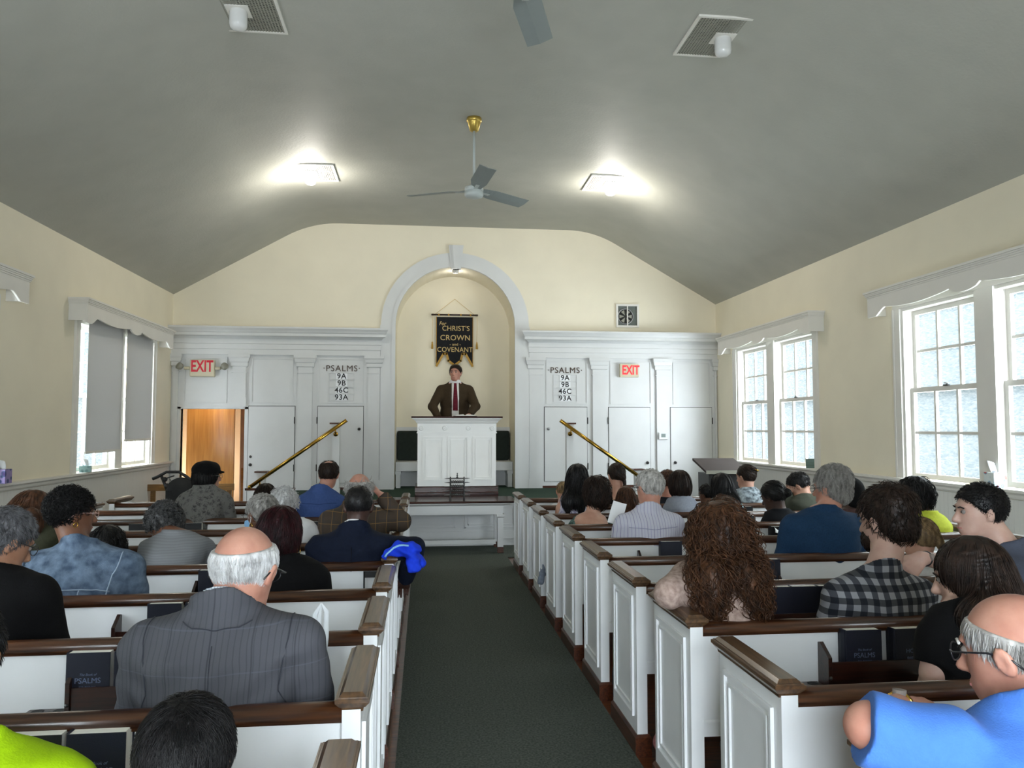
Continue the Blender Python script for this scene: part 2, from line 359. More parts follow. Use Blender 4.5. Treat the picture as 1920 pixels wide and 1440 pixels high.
# ------------------------------------------------------------------ front panelling
def entab(xa, xb, tail, openend):
    # horizontal cornice + frieze, profile in (y,z)
    y = YF
    pr = [(y,2.64),(y-.05,2.64),(y-.05,2.72),(y-.062,2.725),(y-.062,2.80),(y-.075,2.805),(y-.075,2.875),(y-.10,2.89),(y-.12,2.905),(y-.17,2.915),(y-.17,2.955),(y-.185,2.965),(y-.20,2.99),(y-.225,3.02),(y-.225,3.045),(y,3.055)]
    mb = MB(); n = len(pr); vs = []
    for X, e in ((xa, openend[0]), (xb, openend[1])):
        for (yy, zz) in pr: vs.append((X+e*max(0,(y-yy-.05)), yy, zz))
    mb.add(vs, [(i,(i+1)%n,n+(i+1)%n,n+i) for i in range(n)]+[tuple(range(n))[::-1], tuple(range(n,2*n))])
    mb.build('trim_'+tail, M['white'], kind='structure')
entab(XL, -.668, 'entablature_left', (0, .72)); entab(1.62, XR, 'entablature_right', (-.72, 0))
def pilaster(xa, xb, z0, tail):
    mb = MB(); y = YF; mb.box(xa+.015, xb-.015, y-.045, y, z0+.14, 2.5); mb.box(xa+.004, xb-.004, y-.05, y, z0, z0+.14)
    mb.box(xa, xb, y-.055, y, 2.37, 2.385)
    c = [(0,2.46),(.012,2.47),(.012,2.52),(.025,2.535),(.035,2.58),(.045,2.6),(.045,2.64)]
    for (e0,h0),(e1,h1) in zip(c, c[1:]): mb.frust((xa-e0,xb+e0,y-.05-e0,y), (xa-e1,xb+e1,y-.05-e1,y), h0, h1)
    mb.build('trim_pilaster_'+tail, M['white'], kind='structure')
PIL = [(-3.70,-3.60,.012,'left_1'),(-2.85,-2.63,1.86,'left_2'),(-1.90,-1.66,PZ,'left_3'),(-.86,-.655,PZ,'left_4'),
       (1.605,1.83,PZ,'right_1'),(2.61,2.85,PZ,'right_2'),(3.64,3.87,.012,'right_3'),(4.60,4.655,.012,'right_4')]
for p in PIL: pilaster(*p)
mb = MB()   # flat white backing of the panelling
y = YF
for a, b in ((XL, OX0-.02), (OX1+.02, -.655), (1.605, XR)): mb.box(a, b, y-.012, y, .012, 2.66)
mb.box(OX0-.02, OX1+.02, y-.012, y, OZ+.02, 2.66)
mb.build('trim_panelling', M['white'], kind='structure')
mb = MB()   # opening casing
mb.box(OX0-.05, OX0, y-.03, y+.1, .012, OZ+.03); mb.box(OX1, OX1+.05, y-.03, y+.1, .012, OZ+.03); mb.box(OX0-.05, OX1+.05, y-.03, y+.1, OZ, OZ+.04)
mb.build('trim_opening', M['white'], kind='structure')
mb = MB()   # thin moulding frames of the upper panels
def frame(mb, x0, x1, z0, z1, w, y0, y1):
    mb.box(x0, x1, y0, y1, z0, z0+w); mb.box(x0, x1, y0, y1, z1-w, z1); mb.box(x0, x0+w, y0, y1, z0+w, z1-w); mb.box(x1-w, x1, y0, y1, z0+w, z1-w)
for a, b, z in ((-3.54,-2.92,1.92),(-2.575,-1.96,1.92),(-1.60,-.92,1.92),(1.89,2.55,1.92),(2.91,3.58,1.92),(3.93,4.55,1.92)):
    frame(mb, a, b, z, 2.60, .02, y-.024, y-.0125)
mb.build('trim_panel_moulding', M['white'], kind='structure')
mb = MB()
for a, b in ((-2.63,-.655),(1.605,3.6)): mb.box(a, b, y-.03, y-.012, PZ, PZ+.035)
mb.build('baseboard_front', M['base'], kind='structure')
# arch casing
mb = MB()
strip(arch_pts(RI), arch_pts(RO), YF-.045, YF); strip(arch_pts(RI-.0), arch_pts(RI+.055), YF-.06, YF-.045)
for s in (-1, 1):
    a, b = sorted((CX0+s*RI, CX0+s*RO)); mb.box(a, b, YF-.045, YF, PZ, ZS); a, b = sorted((CX0+s*RI, CX0+s*(RI+.055))); mb.box(a, b, YF-.06, YF-.045, PZ, ZS)
    a, b = sorted((CX0+s*RO, CX0+s*(RO+.015))); mb.box(a, b, YF-.02, YF, PZ, ZS)
mb.build('trim_arch', M['white'], kind='structure')
mb = MB()
for w0, w1, d in ((.075,.115,.07),(.05,.085,.085),(.03,.06,.1)):
    mb.add([(CX0-w0,YF-d,4.0),(CX0+w0,YF-d,4.0),(CX0+w1,YF-d,4.37-.02*d*10+.02),(CX0-w1,YF-d,4.37-.02*d*10+.02),(CX0-w0,YF,4.0),(CX0+w0,YF,4.0),(CX0+w1,YF,4.39-.02*d*10),(CX0-w1,YF,4.39-.02*d*10)],
        [(0,1,2,3),(4,7,6,5),(0,4,5,1),(3,2,6,7),(0,3,7,4),(1,5,6,2)])
mb.build('trim_keystone', M['white'], kind='structure')
# doors in the panelling
k = 0
for (a, b, z0, knob, hinge, fin) in ((-2.60,-1.93,.03,-2.56,-1.93,'dk'),(-1.59,-.915,.72,-.975,-1.60,'dk'),(1.862,2.535,.72,1.92,2.545,'cr'),(2.885,3.55,.06,3.50,2.875,'dk'),(3.885,4.562,.06,3.95,4.57,'dk')):
    k += 1; d = empty('door_%d' % k, ((a+b)/2, YF-.012, 0)); d['kind'] = 'structure'; w = (b-a)/2
    MB().box(-w, w, -.014, 0, z0, 1.87).build('door_panel', M['white'], d, bevel=.002)
    MB().box(-w-.007, w+.007, -.004, 0, z0-.003, 1.878).build('door_gap', M['void'], d)
    kx = knob-(a+b)/2; kz = 1.53 if k in (2,3) else 1.0
    pr = [(.0,-.055),(.016,-.052),(.022,-.042),(.018,-.03),(.009,-.024),(.009,-.016),(.024,-.014)]
    MB().lathe(pr, (kx,0,kz), 14, 'y').build('door_knob', M['steel'] if fin == 'cr' else M['iron'], d)
    if k == 1: MB().lathe([(0,-.02),(.018,-.02),(.02,-.014)], (kx,0,kz+.12), 12, 'y').build('deadbolt', M['iron'], d)
    hx = hinge-(a+b)/2
    for hz in (1.66, .95): MB().box(hx-.008, hx+.008, -.02, -.004, hz-.05, hz+.05).build('hinge', M['iron'], d)
# hall behind the opening
HW = mat('hall_cream', hexc('#d8b98c'), .6, var=.03); HP = wood('hall_folding_panel', hexc('#b98a4e'), hexc('#d3a765'), .3, axis=2, grain=5); HG = mat('hall_taupe', hexc('#9a8a7c'), .7)
mb = MB().box(-4.4, -1.9, 14.6, 14.7, 0, 3); mb.box(-4.5, -4.4, YF+.1, 14.7, 0, 3); mb.box(-1.9, -1.8, YF+.1, 14.7, 0, 3); mb.box(-4.5, -1.8, YF+.08, 14.7, 2.6, 2.7); mb.box(-4.5, XL-.2, YF, YF+.1, 0, 2.7)
mb.build('wall_hall', HW, kind='structure')
MB().box(-3.75, -3.02, 12.75, 12.80, .3, 2.5).build('wall_hall_screen', HP, kind='structure')
mb = MB().box(-3.05, -2.2, 13.3, 13.34, .012, 2.6); mb.build('wall_hall_side', HG, kind='structure')
mb = MB().box(-3.02, -2.2, 13.27, 13.3, .012, .88); mb.build('trim_hall', M['oak'], kind='structure')
l = bpy.data.lights.new('hall_bulb', 'POINT'); l.energy = HALL_W; l.color = (1,.72,.42); l.shadow_soft_size = .06
lo = bpy.data.objects.new('hall_bulb', l); COL.objects.link(lo); lo.location = (-3.35, 12.35, 1.95)
# niche bench: green cushions, white seat front, rail
mb = MB().box(CX0-RI, CX0+RI, YF+NW-.05, YF+NW, 1.5, 1.56); mb.box(CX0-RI, CX0+RI, YF+NW-.035, YF+NW, 1.40, 1.5)
mb.build('trim_niche_rail', M['white'], kind='structure')
nb = empty('niche_bench', (CX0, YF+.3, PZ), label='white built-in bench with dark green back cushions in the arched niche', cat='bench')
mb = MB().box(-RI+.01, RI-.01, -.13, .3, .26, .40); mb.build('seat', M['white'], nb, bevel=.006)
for s in (-1, 1):
    a, b = sorted((s*.02, s*(RI-.015))); MB().box(a, b, .26, .42, .41, .88).build('back_cushion', M['green'], nb, bevel=.03)
    for xx in (s*.25, s*.68):
        for zz in (.53, .78): MB().ball((xx, .258, zz), (.012,.006,.012), 8, 6).build('tufting_button', M['green'], nb)
for xx in (-RI+.05, 0, RI-.05):
    MB().box(xx-.035, xx+.035, -.1, .25, 0, .21).box(xx-.045, xx+.045, -.11, .25, .21, .26).build('leg', M['white'], nb)
MB().box(-RI+.01, RI-.01, .28, .3, 0, .26).build('back_board', M['white'], nb)

# ================================================================== windows
def sash(mb, X, y0, y1, z0, z1, out, d):
    x0, x1 = sorted((X+out*d, X+out*(d+.035))); w = .045
    mb.box(x0, x1, y0, y1, z0, z0+w); mb.box(x0, x1, y0, y1, z1-w, z1); mb.box(x0, x1, y0, y0+w, z0+w, z1-w); mb.box(x0, x1, y1-w, y1, z0+w, z1-w)
    for i in (1, 2): y = y0+w+(y1-y0-2*w)*i/3; mb.box(x0+.004, x1-.004, y-.013, y+.013, z0+w, z1-w)
    z = (z0+z1)/2; mb.box(x0+.006, x1-.006, y0+w, y1-w, z-.013, z+.013)
wn = 0
for X, out, side in ((XL,-1,'left'),(XR,1,'right')):
    for wi, (a, b) in enumerate(WIN if out < 0 else WIN[:2]):
        wn += 1; w = empty('window_%d' % wn, (0,0,0)); w['kind'] = 'structure'; m = (a+b)/2; zm = 1.91
        mb = MB()
        for ya, yb in ((a+.03, m-.11), (m+.11, b-.03)):
            sash(mb, X, ya, yb, zm-.02, WZ1-.03, out, .10); sash(mb, X, ya, yb, WZ0+.01, zm+.025, out, .06)
        mb.build('window_sash', M['trimwhite'], w)
        mb = MB(); x0, x1 = sorted((X-out*.018, X+out*.121))
        mb.box(x0, x1, m-.11, m+.11, WZ0, WZ1); mb.box(min(X,X+out*.121), max(X,X+out*.121), a, a+.03, WZ0, WZ1); mb.box(min(X,X+out*.121), max(X,X+out*.121), b-.03, b, WZ0, WZ1)
        mb.box(min(X+out*.001,X+out*.120), max(X+out*.001,X+out*.120), a+.03, m-.11, WZ1-.03, WZ1); mb.box(min(X+out*.001,X+out*.120), max(X+out*.001,X+out*.120), m+.11, b-.03, WZ1-.03, WZ1)
        c0, c1 = sorted((X-out*.02, X))
        for yy in (a-.11, b): mb.box(c0, c1, yy, yy+.11, WZ0, WZ1-.001); mb.box(min(X-out*.028,X), max(X-out*.028,X), yy+(.09 if yy>m else -.002), yy+(.112 if yy>m else .02), WZ0, WZ1-.001)
        mb.box(c0, c1, a-.11, b+.11, WZ1, WZ1+.1)
        mb.build('window_frame', M['trimwhite'], w)
        mb = MB(); g0, g1 = sorted((X+out*.115, X+out*.119)); h0, h1 = sorted((X+out*.075, X+out*.079))
        for ya, yb in ((a+.04, m-.12), (m+.12, b-.04)): mb.box(g0, g1, ya, yb, zm, WZ1-.04); mb.box(h0, h1, ya, yb, WZ0+.02, zm)
        mb.build('window_glass', M['glass'], w)
        mb = MB()
        for yy in (m-.58, m+.58): mb.box(min(X+out*.04,X+out*.06), max(X+out*.04,X+out*.06), yy-.03, yy+.03, zm+.02, zm+.035); mb.tube([(X+out*.045,yy-.02,zm+.04),(X+out*.045,yy+.02,zm+.05)], .006, 6)
        mb.build('sash_lock', M['iron'], w)
        if wi == 2: continue
        # scalloped valance box
        v = empty('window_valance', (X, (a+b)/2, 0), label='white scalloped wooden valance above the %s wall window, %s' % (side, ('nearest the front','second from the front','third from the front','rearmost')[wi]), cat='valance')
        L = (b-a)/2+.26; N = 60; top = 2.90; D = -out*.19; pts = []
        def edge(t):   # bottom edge height of the face board, t in -1..1
            u = abs(t)
            if u > .84: return 2.66-.03*sin((u-.84)/.16*pi/2)*0 - (0 if u > .93 else 0) + (.0 if u > .9 else .05*(.9-u)/.06)
            if u > .80: return 2.71+.03*(.84-u)/.04
            if u > .16: return 2.735-.055*sin((u-.16)/.64*pi)**1*0.6
            if u > .12: return 2.73+.02*((.16-u)/.04)
            return 2.72-.03*cos(u/.12*pi/2)
        mb = MB(); vs = []
        for i in range(N+1):
            t = -1+2*i/N; y = t*L; vs += [(D, y, top), (D, y, edge(t)), (D+out*.018, y, edge(t)), (D+out*.018, y, top)]
        fs = []
        for i in range(N):
            q = 4*i
            for j in range(4): fs.append((q+j, q+(j+1)%4, q+4+(j+1)%4, q+4+j))
        fs += [(0,1,2,3), (4*N+3,4*N+2,4*N+1,4*N)]
        mb.add(vs, fs); x0, x1 = sorted((D+out*.0185, -out*.001))
        for yy in (-L, L-.018): mb.box(x0, x1, yy+.001, yy+.017, 2.68, top-.001)
        mb.build('face_board', M['trimwhite'], v)
        mb = MB()
        for e, h0, h1 in ((.006,2.855,2.87),(.014,2.8705,2.885),(.03,2.90,2.92)):
            x0, x1 = sorted((D-out*e, -out*.001)); mb.box(x0, x1, -L-e, L+e, h0, h1)
        x0, x1 = sorted((D-out*.02, -out*.001)); mb.box(x0, x1, -L-.02, L+.02, 2.8855, 2.8995)
        mb.build('crown_moulding', M['trimwhite'], v)
        if side == 'left' and wi < 2:
            for j, (ya, yb) in enumerate(((a+.14, m-.03), (m+.1, b-.13))):
                zb = (1.285, 1.40)[j] if wi == 0 else (1.0+.08*0+WZ0*0+.085, 1.3)[j]
                s = empty('roller_shade', (X+.045, (ya+yb)/2, 0), label='light grey roller shade drawn down %s left wall window, %s half' % (('over the front','over the second','over the third','over the rearmost')[wi], ('near','far')[j]), cat='window shade', group='roller shades on the left windows')
                h = (yb-ya)/2; MB().box(-.0015, .0015, -h, h, zb, 2.80).build('shade_cloth', M['shade'], s)
                MB().box(-.008, .008, -h-.003, h+.003, zb-.02, zb+.008).build('hem_bar', M['trimwhite'], s, bevel=.003)
                MB().tube([(0,-h,2.81),(0,h,2.81)], .022, 10).build('roller', M['trimwhite'], s)
# ================================================================== pews
PL = 1.475                                           # half length
def rail_prof(yc, z0, w=.032, h=.05):
    p = [(yc-w*.72, z0), (yc-w*.72, z0+h*.16), (yc-w, z0+h*.22), (yc-w, z0+h*.34)]
    for i in range(9):
        a = pi-pi*i/8; p.append((yc+w*cos(a), z0+h*.5+h*.5*sin(a)))
    p += [(yc+w, z0+h*.34), (yc+w, z0+h*.22), (yc+w*.72, z0+h*.16), (yc+w*.72, z0)]
    return p
def make_rack():
    r = MB(); W = .30
    r.box(-W, W, -.085, -.012, .545, .557); r.box(-W, W, -.085, -.075, .545, .655)
    for s in (-1, 1):
        a, b = sorted((s*W, s*(W+.016))); r.extr([(-.094,.54),(-.012,.54),(-.012,.715),(-.03,.72),(-.094,.675)], a, b, 'x')
    rack = r.build('book_rack', M['dark'], None, bevel=.002)
    for s in (-1, 1): MB().lathe([(0,-.1),(.006,-.099),(.0075,-.095),(.0075,-.092)], (s*(W+.008), 0, .60), 8, 'y').build('screw_cap', M['iron'], rack)
    c = MB(); a, b = -W-.165, -W-.018; N = 16
    c.box(a, b, -.07, -.012, .55, .566)
    c.build('cup_tray', M['dark'], rack, bevel=.006)
    for x in (a+.04, b-.035): MB().lathe([(0,.5668),(.017,.5668),(.019,.5675),(.021,.567),(.021,.5655)], (x,-.041,0), 14).build('cup_hole', M['void'], rack)
    return rack
def make_pew():
    root = empty('pew')
    MB().box(-PL+.04, PL-.04, -.012, .012, .40, .755).build('back_panel', M['pewwhite'], root)
    MB().extr([(-.02,.375),(.014,.375),(.014,.435),(-.012,.435),(-.02,.428)], -PL+.04, PL-.04, 'x').build('lower_rail', M['pewwhite'], root)
    MB().extr(rail_prof(0, .752), -PL+.03, PL-.03, 'x', True).build('top_rail', M['rail'], root)
    MB().extr([(.013,.40),(.40,.41),(.42,.42),(.425,.435),(.41,.445),(.013,.435)], -PL+.04, PL-.04, 'x').build('seat', M['pewwhite'], root)
    MB().box(-PL+.05, PL-.05, .35, .37, .28, .405).build('seat_apron', M['pewwhite'], root)
    for s in (-1, 1):
        y0, y1 = -.035, .425
        a, b = sorted((s*PL, s*(PL-.05))); mb = MB().box(a, b, y0, y1, .10, .79)
        for k, (e, d) in enumerate(((.05,.011),(.085,.008))):   # raised mouldings of the recessed panel
            x0, x1 = sorted((s*PL, s*(PL+d))); w = .014 if k == 0 else .01
            frame_yz(mb, x0, x1, y0+e, y1-e, .10+e+.02, .79-e, w)
        p = mb.build('end_panel', M['pewwhite'], root)
        c = MB(); xc = s*(PL-.022)
        def t(e, z0, e2, z1): c.frust((xc-e, xc+e, y0+.03-e, y1-.03+e), (xc-e2, xc+e2, y0+.03-e2, y1-.03+e2), z0, z1)
        t(.028,.785,.030,.797); t(.034,.797,.046,.812); t(.046,.812,.046,.822); t(.042,.822,.040,.826); t(.036,.826,.026,.836)
        c.build('end_cap', M['cap'], p)
        a, b = sorted((s*(PL+.012), s*(PL-.066))); bb = MB().frust((a,b,y0-.012,y1+.012), (a,b,y0-.012,y1+.012), .0, .088); bb.frust((a,b,y0-.012,y1+.012), (a+.008,b-.008,y0-.004,y1+.004), .088, .102)
        bb.build('end_base', M['base'], p)
    return root
def frame_yz(mb, x0, x1, y0, y1, z0, z1, w):
    mb.box(x0, x1, y0, y1, z0, z0+w); mb.box(x0, x1, y0, y1, z1-w, z1); mb.box(x0, x1, y0, y0+w, z0+w, z1-w); mb.box(x0, x1, y1-w, y1, z0+w, z1-w)
XLP, XRP = -.165-PL, 1.012+PL
def yL(k): return 2.19+.746*k if k >= 0 else 1.42
def yR(k): return 2.16+.752*k if k >= 0 else 1.30
ORD = ['rearmost','second from the back','third from the back','fourth from the back','fifth from the back','sixth from the back','seventh from the back','fourth from the front','third from the front','second from the front','frontmost']
proto = make_pew(); rack0 = make_rack(); first = True
PEW = {}
ordn = ['rearmost','second','third','fourth','fifth','sixth','seventh','eighth','ninth','tenth']
for side, X, fy, n0 in (('left', XLP, yL, 9), ('right', XRP, yR, 9)):
    for k in range(-1, n0):
        lab = 'white %s pew with walnut top rail, %s from the back' % (side+'-hand', ordn[k+1]) if k >= 0 else 'white %s-hand pew with walnut caps, rearmost, at the bottom edge' % side
        if k == n0-1: lab = 'white %s-hand pew with walnut top rail, frontmost, nearest the platform' % side
        if first: p = proto; p.location = (X, fy(k), 0); p['label'] = lab; p['category'] = 'pew'; p['group'] = 'pews on either side of the aisle'; first = False
        else:
            p = proto.copy(); COL.objects.link(p); p.location = (X, fy(k), 0); p['label'] = lab; p['category'] = 'pew'; p['group'] = 'pews on either side of the aisle'
            for ch in kids(proto):
                if ch.name.startswith('book_rack'): continue
                dup(ch, parent=p)
        PEW[(side[0].upper(), k)] = p
        if k >= 0:
            s = 1 if side == 'left' else -1
            yb = fy(k)-.08; ax = -.165 if side == 'left' else 1.012
            cxr = {('L',0): at(118,1400,yb).x, ('L',1): at(128,1290,yb).x+.31, ('L',2): at(330,1130,yb).x+.05, ('R',1): at(1553,1250,yb).x+.31, ('R',2): at(1507,1110,yb).x}.get((side[0].upper(), k), ax-s*.75)
            off = abs(cxr-ax)
            r = rack0 if (side == 'left' and k == 0) else dup(rack0)
            r.parent = p; r.location = (s*(PL-off), 0, 0)
# ------------------------------------------------------------------ books in the racks
navy = mat('navy_cloth_cover', hexc('#060d22'), .55, var=.08, vs=200, bump=.2, bs=400)
blackc = mat('black_leather_cover', (.008,.009,.012), .5, bump=.3, bs=300)
pages = mat('page_edges', hexc('#f2efe6'), .8, var=.08, vs=3, scale=(1,60,1))
foil = mat('blind_stamped_letters', hexc('#66718f'), .5, metal=.2)
def make_book(cov, title, w=.145, h=.212, th=.062):
    b = empty('psalm_book')
    W = w/2; T = th/2
    MB().box(-W+.004, W-.005, -T+.0035, T-.0035, .004, h-.002).build('pages', pages, b)
    sp = MB().box(-W, W, -T, -T+.0035, 0, h); sp.box(-W, W, T-.0035, T, 0, h)
    sp.extr([(-W+.004,-T),(-W+.004,T),(-W-.003,T*.7),(-W-.005,0),(-W-.003,-T*.7)], 0, h, 'z')
    sp.build('cover', cov, b, bevel=.001)
    if title == 'P':
        text('title', 'PSALMS', .026, (.0,-T-.0004,h*.55), foil, b, depth=.0003)
        text('title', 'The Book of', .011, (.0,-T-.0004,h*.55+.021), foil, b, depth=.0003, shear=.3)
        text('title', 'FOR WORSHIP', .006, (.0,-T-.0004,h*.55-.02), foil, b, depth=.0003, spacing=1.5)
    elif title == 'B':
        text('title', 'HOLY', .022, (.0,-T-.0004,h*.6), foil, b, depth=.0003); text('title', 'BIBLE', .022, (.0,-T-.0004,h*.6-.03), foil, b, depth=.0003)
    return b
bk = {}
def put_book(side, k, pxx, typ, label, lean=0, h=None, cov='n'):
    key = (typ, cov)
    if key not in bk: b = bk[key] = make_book(navy if cov == 'n' else blackc, typ)
    else: b = dup(bk[key])
    if typ == 'B' or cov == 'b': b.name = 'bible'
    Y = (yL if side == 'L' else yR)(k)-.046
    X = at(pxx, 1100, Y).x
    b.location = (X, Y, .558); b.rotation_euler = (rad(-1), 0, 0)
    if h: b.scale = (1,1,h)
    tag(b, label, 'book', 'books in the pew racks')
B = put_book
B('L',0,197,'P','thick navy psalm book with stamped title, lower left pew rack beside the child')
B('L',0,78,'B','dark thick bible left of the psalm book in the lower left pew rack',cov='b')
B('L',0,-32,'P','navy psalm book at the left picture edge in the rear left rack')
B('L',1,176,'P','navy psalm book with PSALMS on the cover, left of the grey suit')
B('L',1,264,'P','navy psalm book half hidden by the grey suit jacket sleeve')
B('L',2,313,'P','navy book behind the grey suit shoulder, left one of two')
B('L',2,383,'P','navy book close to the bald man in the grey suit collar')
B('L',3,400,'','tall navy book left of the bald head of the man in grey',h=1.05)
B('L',6,258,'B','black book in the rack left of the curly dark grey hair',cov='b')
B('L',6,360,'B','black book in the rack right of the curly dark grey hair',cov='b')
B('L',6,583,'B','black book behind the blue shirt, in front of the brown plaid jacket',cov='b')
B('R',1,1610,'P','navy psalm book with PSALMS title left of the bare arm')
B('R',1,1700,'B','dark navy bible touching the long haired girl, right rack',cov='n')
B('R',2,1457,'','dark navy book right of the pink blouse, first of three')
B('R',2,1507,'','dark navy book right of the pink blouse, middle of three')
B('R',2,1556,'','dark navy book tucked beside the checked shirt sleeve')
B('R',3,1438,'','blue book right of the curly brown hair')
B('R',3,1725,'B','black book under the hand wearing a watch',cov='b')
B('R',4,1258,'','navy book under the striped shirt, above the curly hair')
B('R',5,1462,'B','black book with loose paper left of the blue sweater',cov='b')
B('R',6,1402,'B','small dark book left of the dark grey sweater',cov='b')
B('R',7,1399,'B','small dark book below the floral top',cov='b')
paper = mat('white_paper', hexc('#eef0f2'), .7, var=.01)
def sheet(name, c, w, h, rx, ry, rz, label, cat='paper'):
    mb = MB(); N = 6
    vs = []; 
    for i in range(N+1):
        for j in range(N+1):
            u, v = i/N-.5, j/N-.5; vs.append((u*w, .012*sin(3*u+2*v)+.01*v*v, v*h))
    for (u0) in vs[:]: vs.append((u0[0], u0[1]+.0008, u0[2]))
    q = (N+1)**2; fs = []
    for i in range(N):
        for j in range(N):
            a = i*(N+1)+j; fs += [(a,a+1,a+N+2,a+N+1), (q+a,q+a+N+1,q+a+N+2,q+a+1)]
    mb.add(vs, fs, True); o = mb.build(name, paper, loc=c); o.rotation_euler = (rx, ry, rz); return tag(o, label, cat)
sheet('song_sheet', at(1157,962,5.6), .10, .17, rad(-20), rad(12), rad(-28), 'white printed song sheet held left of the striped shirt')
sheet('folded_paper', at(1463,998,yR(5)-.10), .10, .06, rad(-50), rad(20), 0, 'white folded paper lying on the black book left of the blue sweater')

# ------------------------------------------------------------------ pulpit
pz = PZ
pu = empty('pulpit', (.445, 10.45, pz), label='white panelled pulpit with dark wood top standing on the green platform', cat='pulpit')
W = .53; D = .62
mb = MB().box(-W, W, 0, D, .14, .86)
for i in range(3):
    a = -W+.075+i*.335; b = a+.275
    frame(mb, a, b, .22, .81, .018, -.022, 0); frame(mb, a+.035, b-.035, .255, .775, .014, -.016, 0)
mb.build('body', M['pulpit'], pu)
mb = MB().box(-W-.004, W+.004, -.012, D, .86, .985).box(-W-.012, W+.012, -.022, D+.01, .855, .87)
c = [(.0,.985),(.02,1.0),(.03,1.02),(.06,1.045),(.075,1.05),(.075,1.06)]
for (e0,h0),(e1,h1) in zip(c, c[1:]): mb.frust((-W-e0,W+e0,-.012-e0,D+e0), (-W-e1,W+e1,-.012-e1,D+e1), h0, h1)
mb.build('cornice', M['pulpit'], pu)
for xx in (-.48,-.165,.155,.48):
    MB().lathe([(0,-.008),(.012,-.01),(.018,-.006),(.024,-.013),(.031,-.011),(.034,0)], (xx,-.012,.925), 18, 'y').build('rosette', M['pulpit'], pu)
MB().extr([(-.09,1.06),(D+.09,1.06),(D+.1,1.072),(D+.09,1.084),(-.09,1.084),(-.1,1.072)], -W-.085, W+.085, 'x').build('top_board', M['shelf'], pu, bevel=.004)
mb = MB().extr([(-.045,0),(-.045,.055),(-.03,.065),(-.02,.13),(-.0,.145),(D,.145),(D,0)], -W-.03, W+.03, 'x')
mb.build('plinth', M['shelf'], pu, bevel=.003)
bb = empty('open_book', (.56, 10.6, pz+1.086), label='open bible lying on the pulpit top under the preacher\'s hand', cat='book')
mb = MB(); mb.box(-.16,.16,-.10,.10,0,.006); mb.build('cover', blackc, bb)
mb = MB(); vs = []
for j in (-.095,.095):
    for i in range(13): u = -1+i/6; vs.append((u*.155, j, .008+.022*(1-abs(u))**.5*(abs(u)>.02)))
mb.add(vs+[(-.155,-.095,.006),(.155,-.095,.006),(-.155,.095,.006),(.155,.095,.006)], [(i,i+1,14+i,13+i) for i in range(12)]+[tuple(range(13))[::-1]+(26,27), tuple(range(13,26))+(29,28)])
mb.build('pages', pages, bb)
# ------------------------------------------------------------------ communion table
ct = empty('communion_table', (.38, 9.77, 0), label='long white communion table with dark polished top before the platform', cat='table')
MB().extr([(-.34,.628),(.32,.628),(.32,.655),(-.34,.655),(-.352,.641)], -.80, .765, 'x').build('table_top', M['shelf'], ct, bevel=.004)
mb = MB(); c = [(0,.505),(.012,.51),(.014,.545),(.03,.56),(.05,.60),(.06,.628)]
mb.box(-.62, .60, -.27, .27, .50, .60)
for (e0,h0),(e1,h1) in zip([(0,.59),(.03,.60),(.075,.615),(.10,.62)], [(.03,.60),(.075,.615),(.10,.62),(.10,.628)]): mb.frust((-.62-e0,.60+e0,-.27-e0*.6,.27+e0*.4), (-.62-e1,.60+e1,-.27-e1*.6,.27+e1*.4), h0, h1)
mb.box(-.61,.59,-.262,.262,.485,.50)
mb.build('apron', M['white'], ct)
for x in (-.585, .565):
    for y in (-.23, .23):
        l_ = MB().box(x-.035, x+.035, y-.035, y+.035, .085, .455).frust((x-.035,x+.035,y-.035,y+.035), (x-.05,x+.05,y-.05,y+.05), .44, .455).box(x-.05,x+.05,y-.05,y+.05,.455,.485).build('leg', M['white'], ct)
        MB().box(x-.037, x+.037, y-.037, y+.037, .012, .085).build('foot', M['base'], l_, bevel=.003)
MB().box(-.55, .53, -.015, .015, .10, .14).box(-.55,.53,-.02,.02,.085,.10).build('stretcher', M['white'], ct)
rk = empty('tiered_stand', (.417, 9.66, .656), label='black wrought tiered stand with five flat trays on the communion table', cat='stand')
for i in range(5):
    z = .055+i*.052; mb = MB(); R_ = .165
    mb.lathe([(0,z-.004),(R_-.03,z-.004),(R_,z),(R_-.03,z+.004),(0,z+.004)], (0,0,0), 20); mb.v = [(x, y*.6, zz) for x, y, zz in mb.v]
    mb.build('tray', M['iron'], rk)
for s in (-1, 1): MB().lathe([(.014,0),(.014,.02),(.009,.03),(.012,.05),(.008,.06),(.011,.1),(.008,.11),(.011,.155),(.008,.16),(.011,.21),(.008,.22),(.01,.27),(.004,.285),(0,.285)], (s*.085,0,0), 10).build('post', M['iron'], rk)
for i in range(4):
    z = .07+i*.052; MB().tube([(-.085+.17*j/24, .008*cos(j*1.6), z+.008*sin(j*1.6)) for j in range(25)], .006, 6).build('twisted_bar', M['iron'], rk)
MB().lathe([(.008,.265),(.016,.275),(.006,.285),(.011,.30),(.004,.31),(.009,.32),(0,.335)], (0,0,0), 10).build('finial', M['iron'], rk)
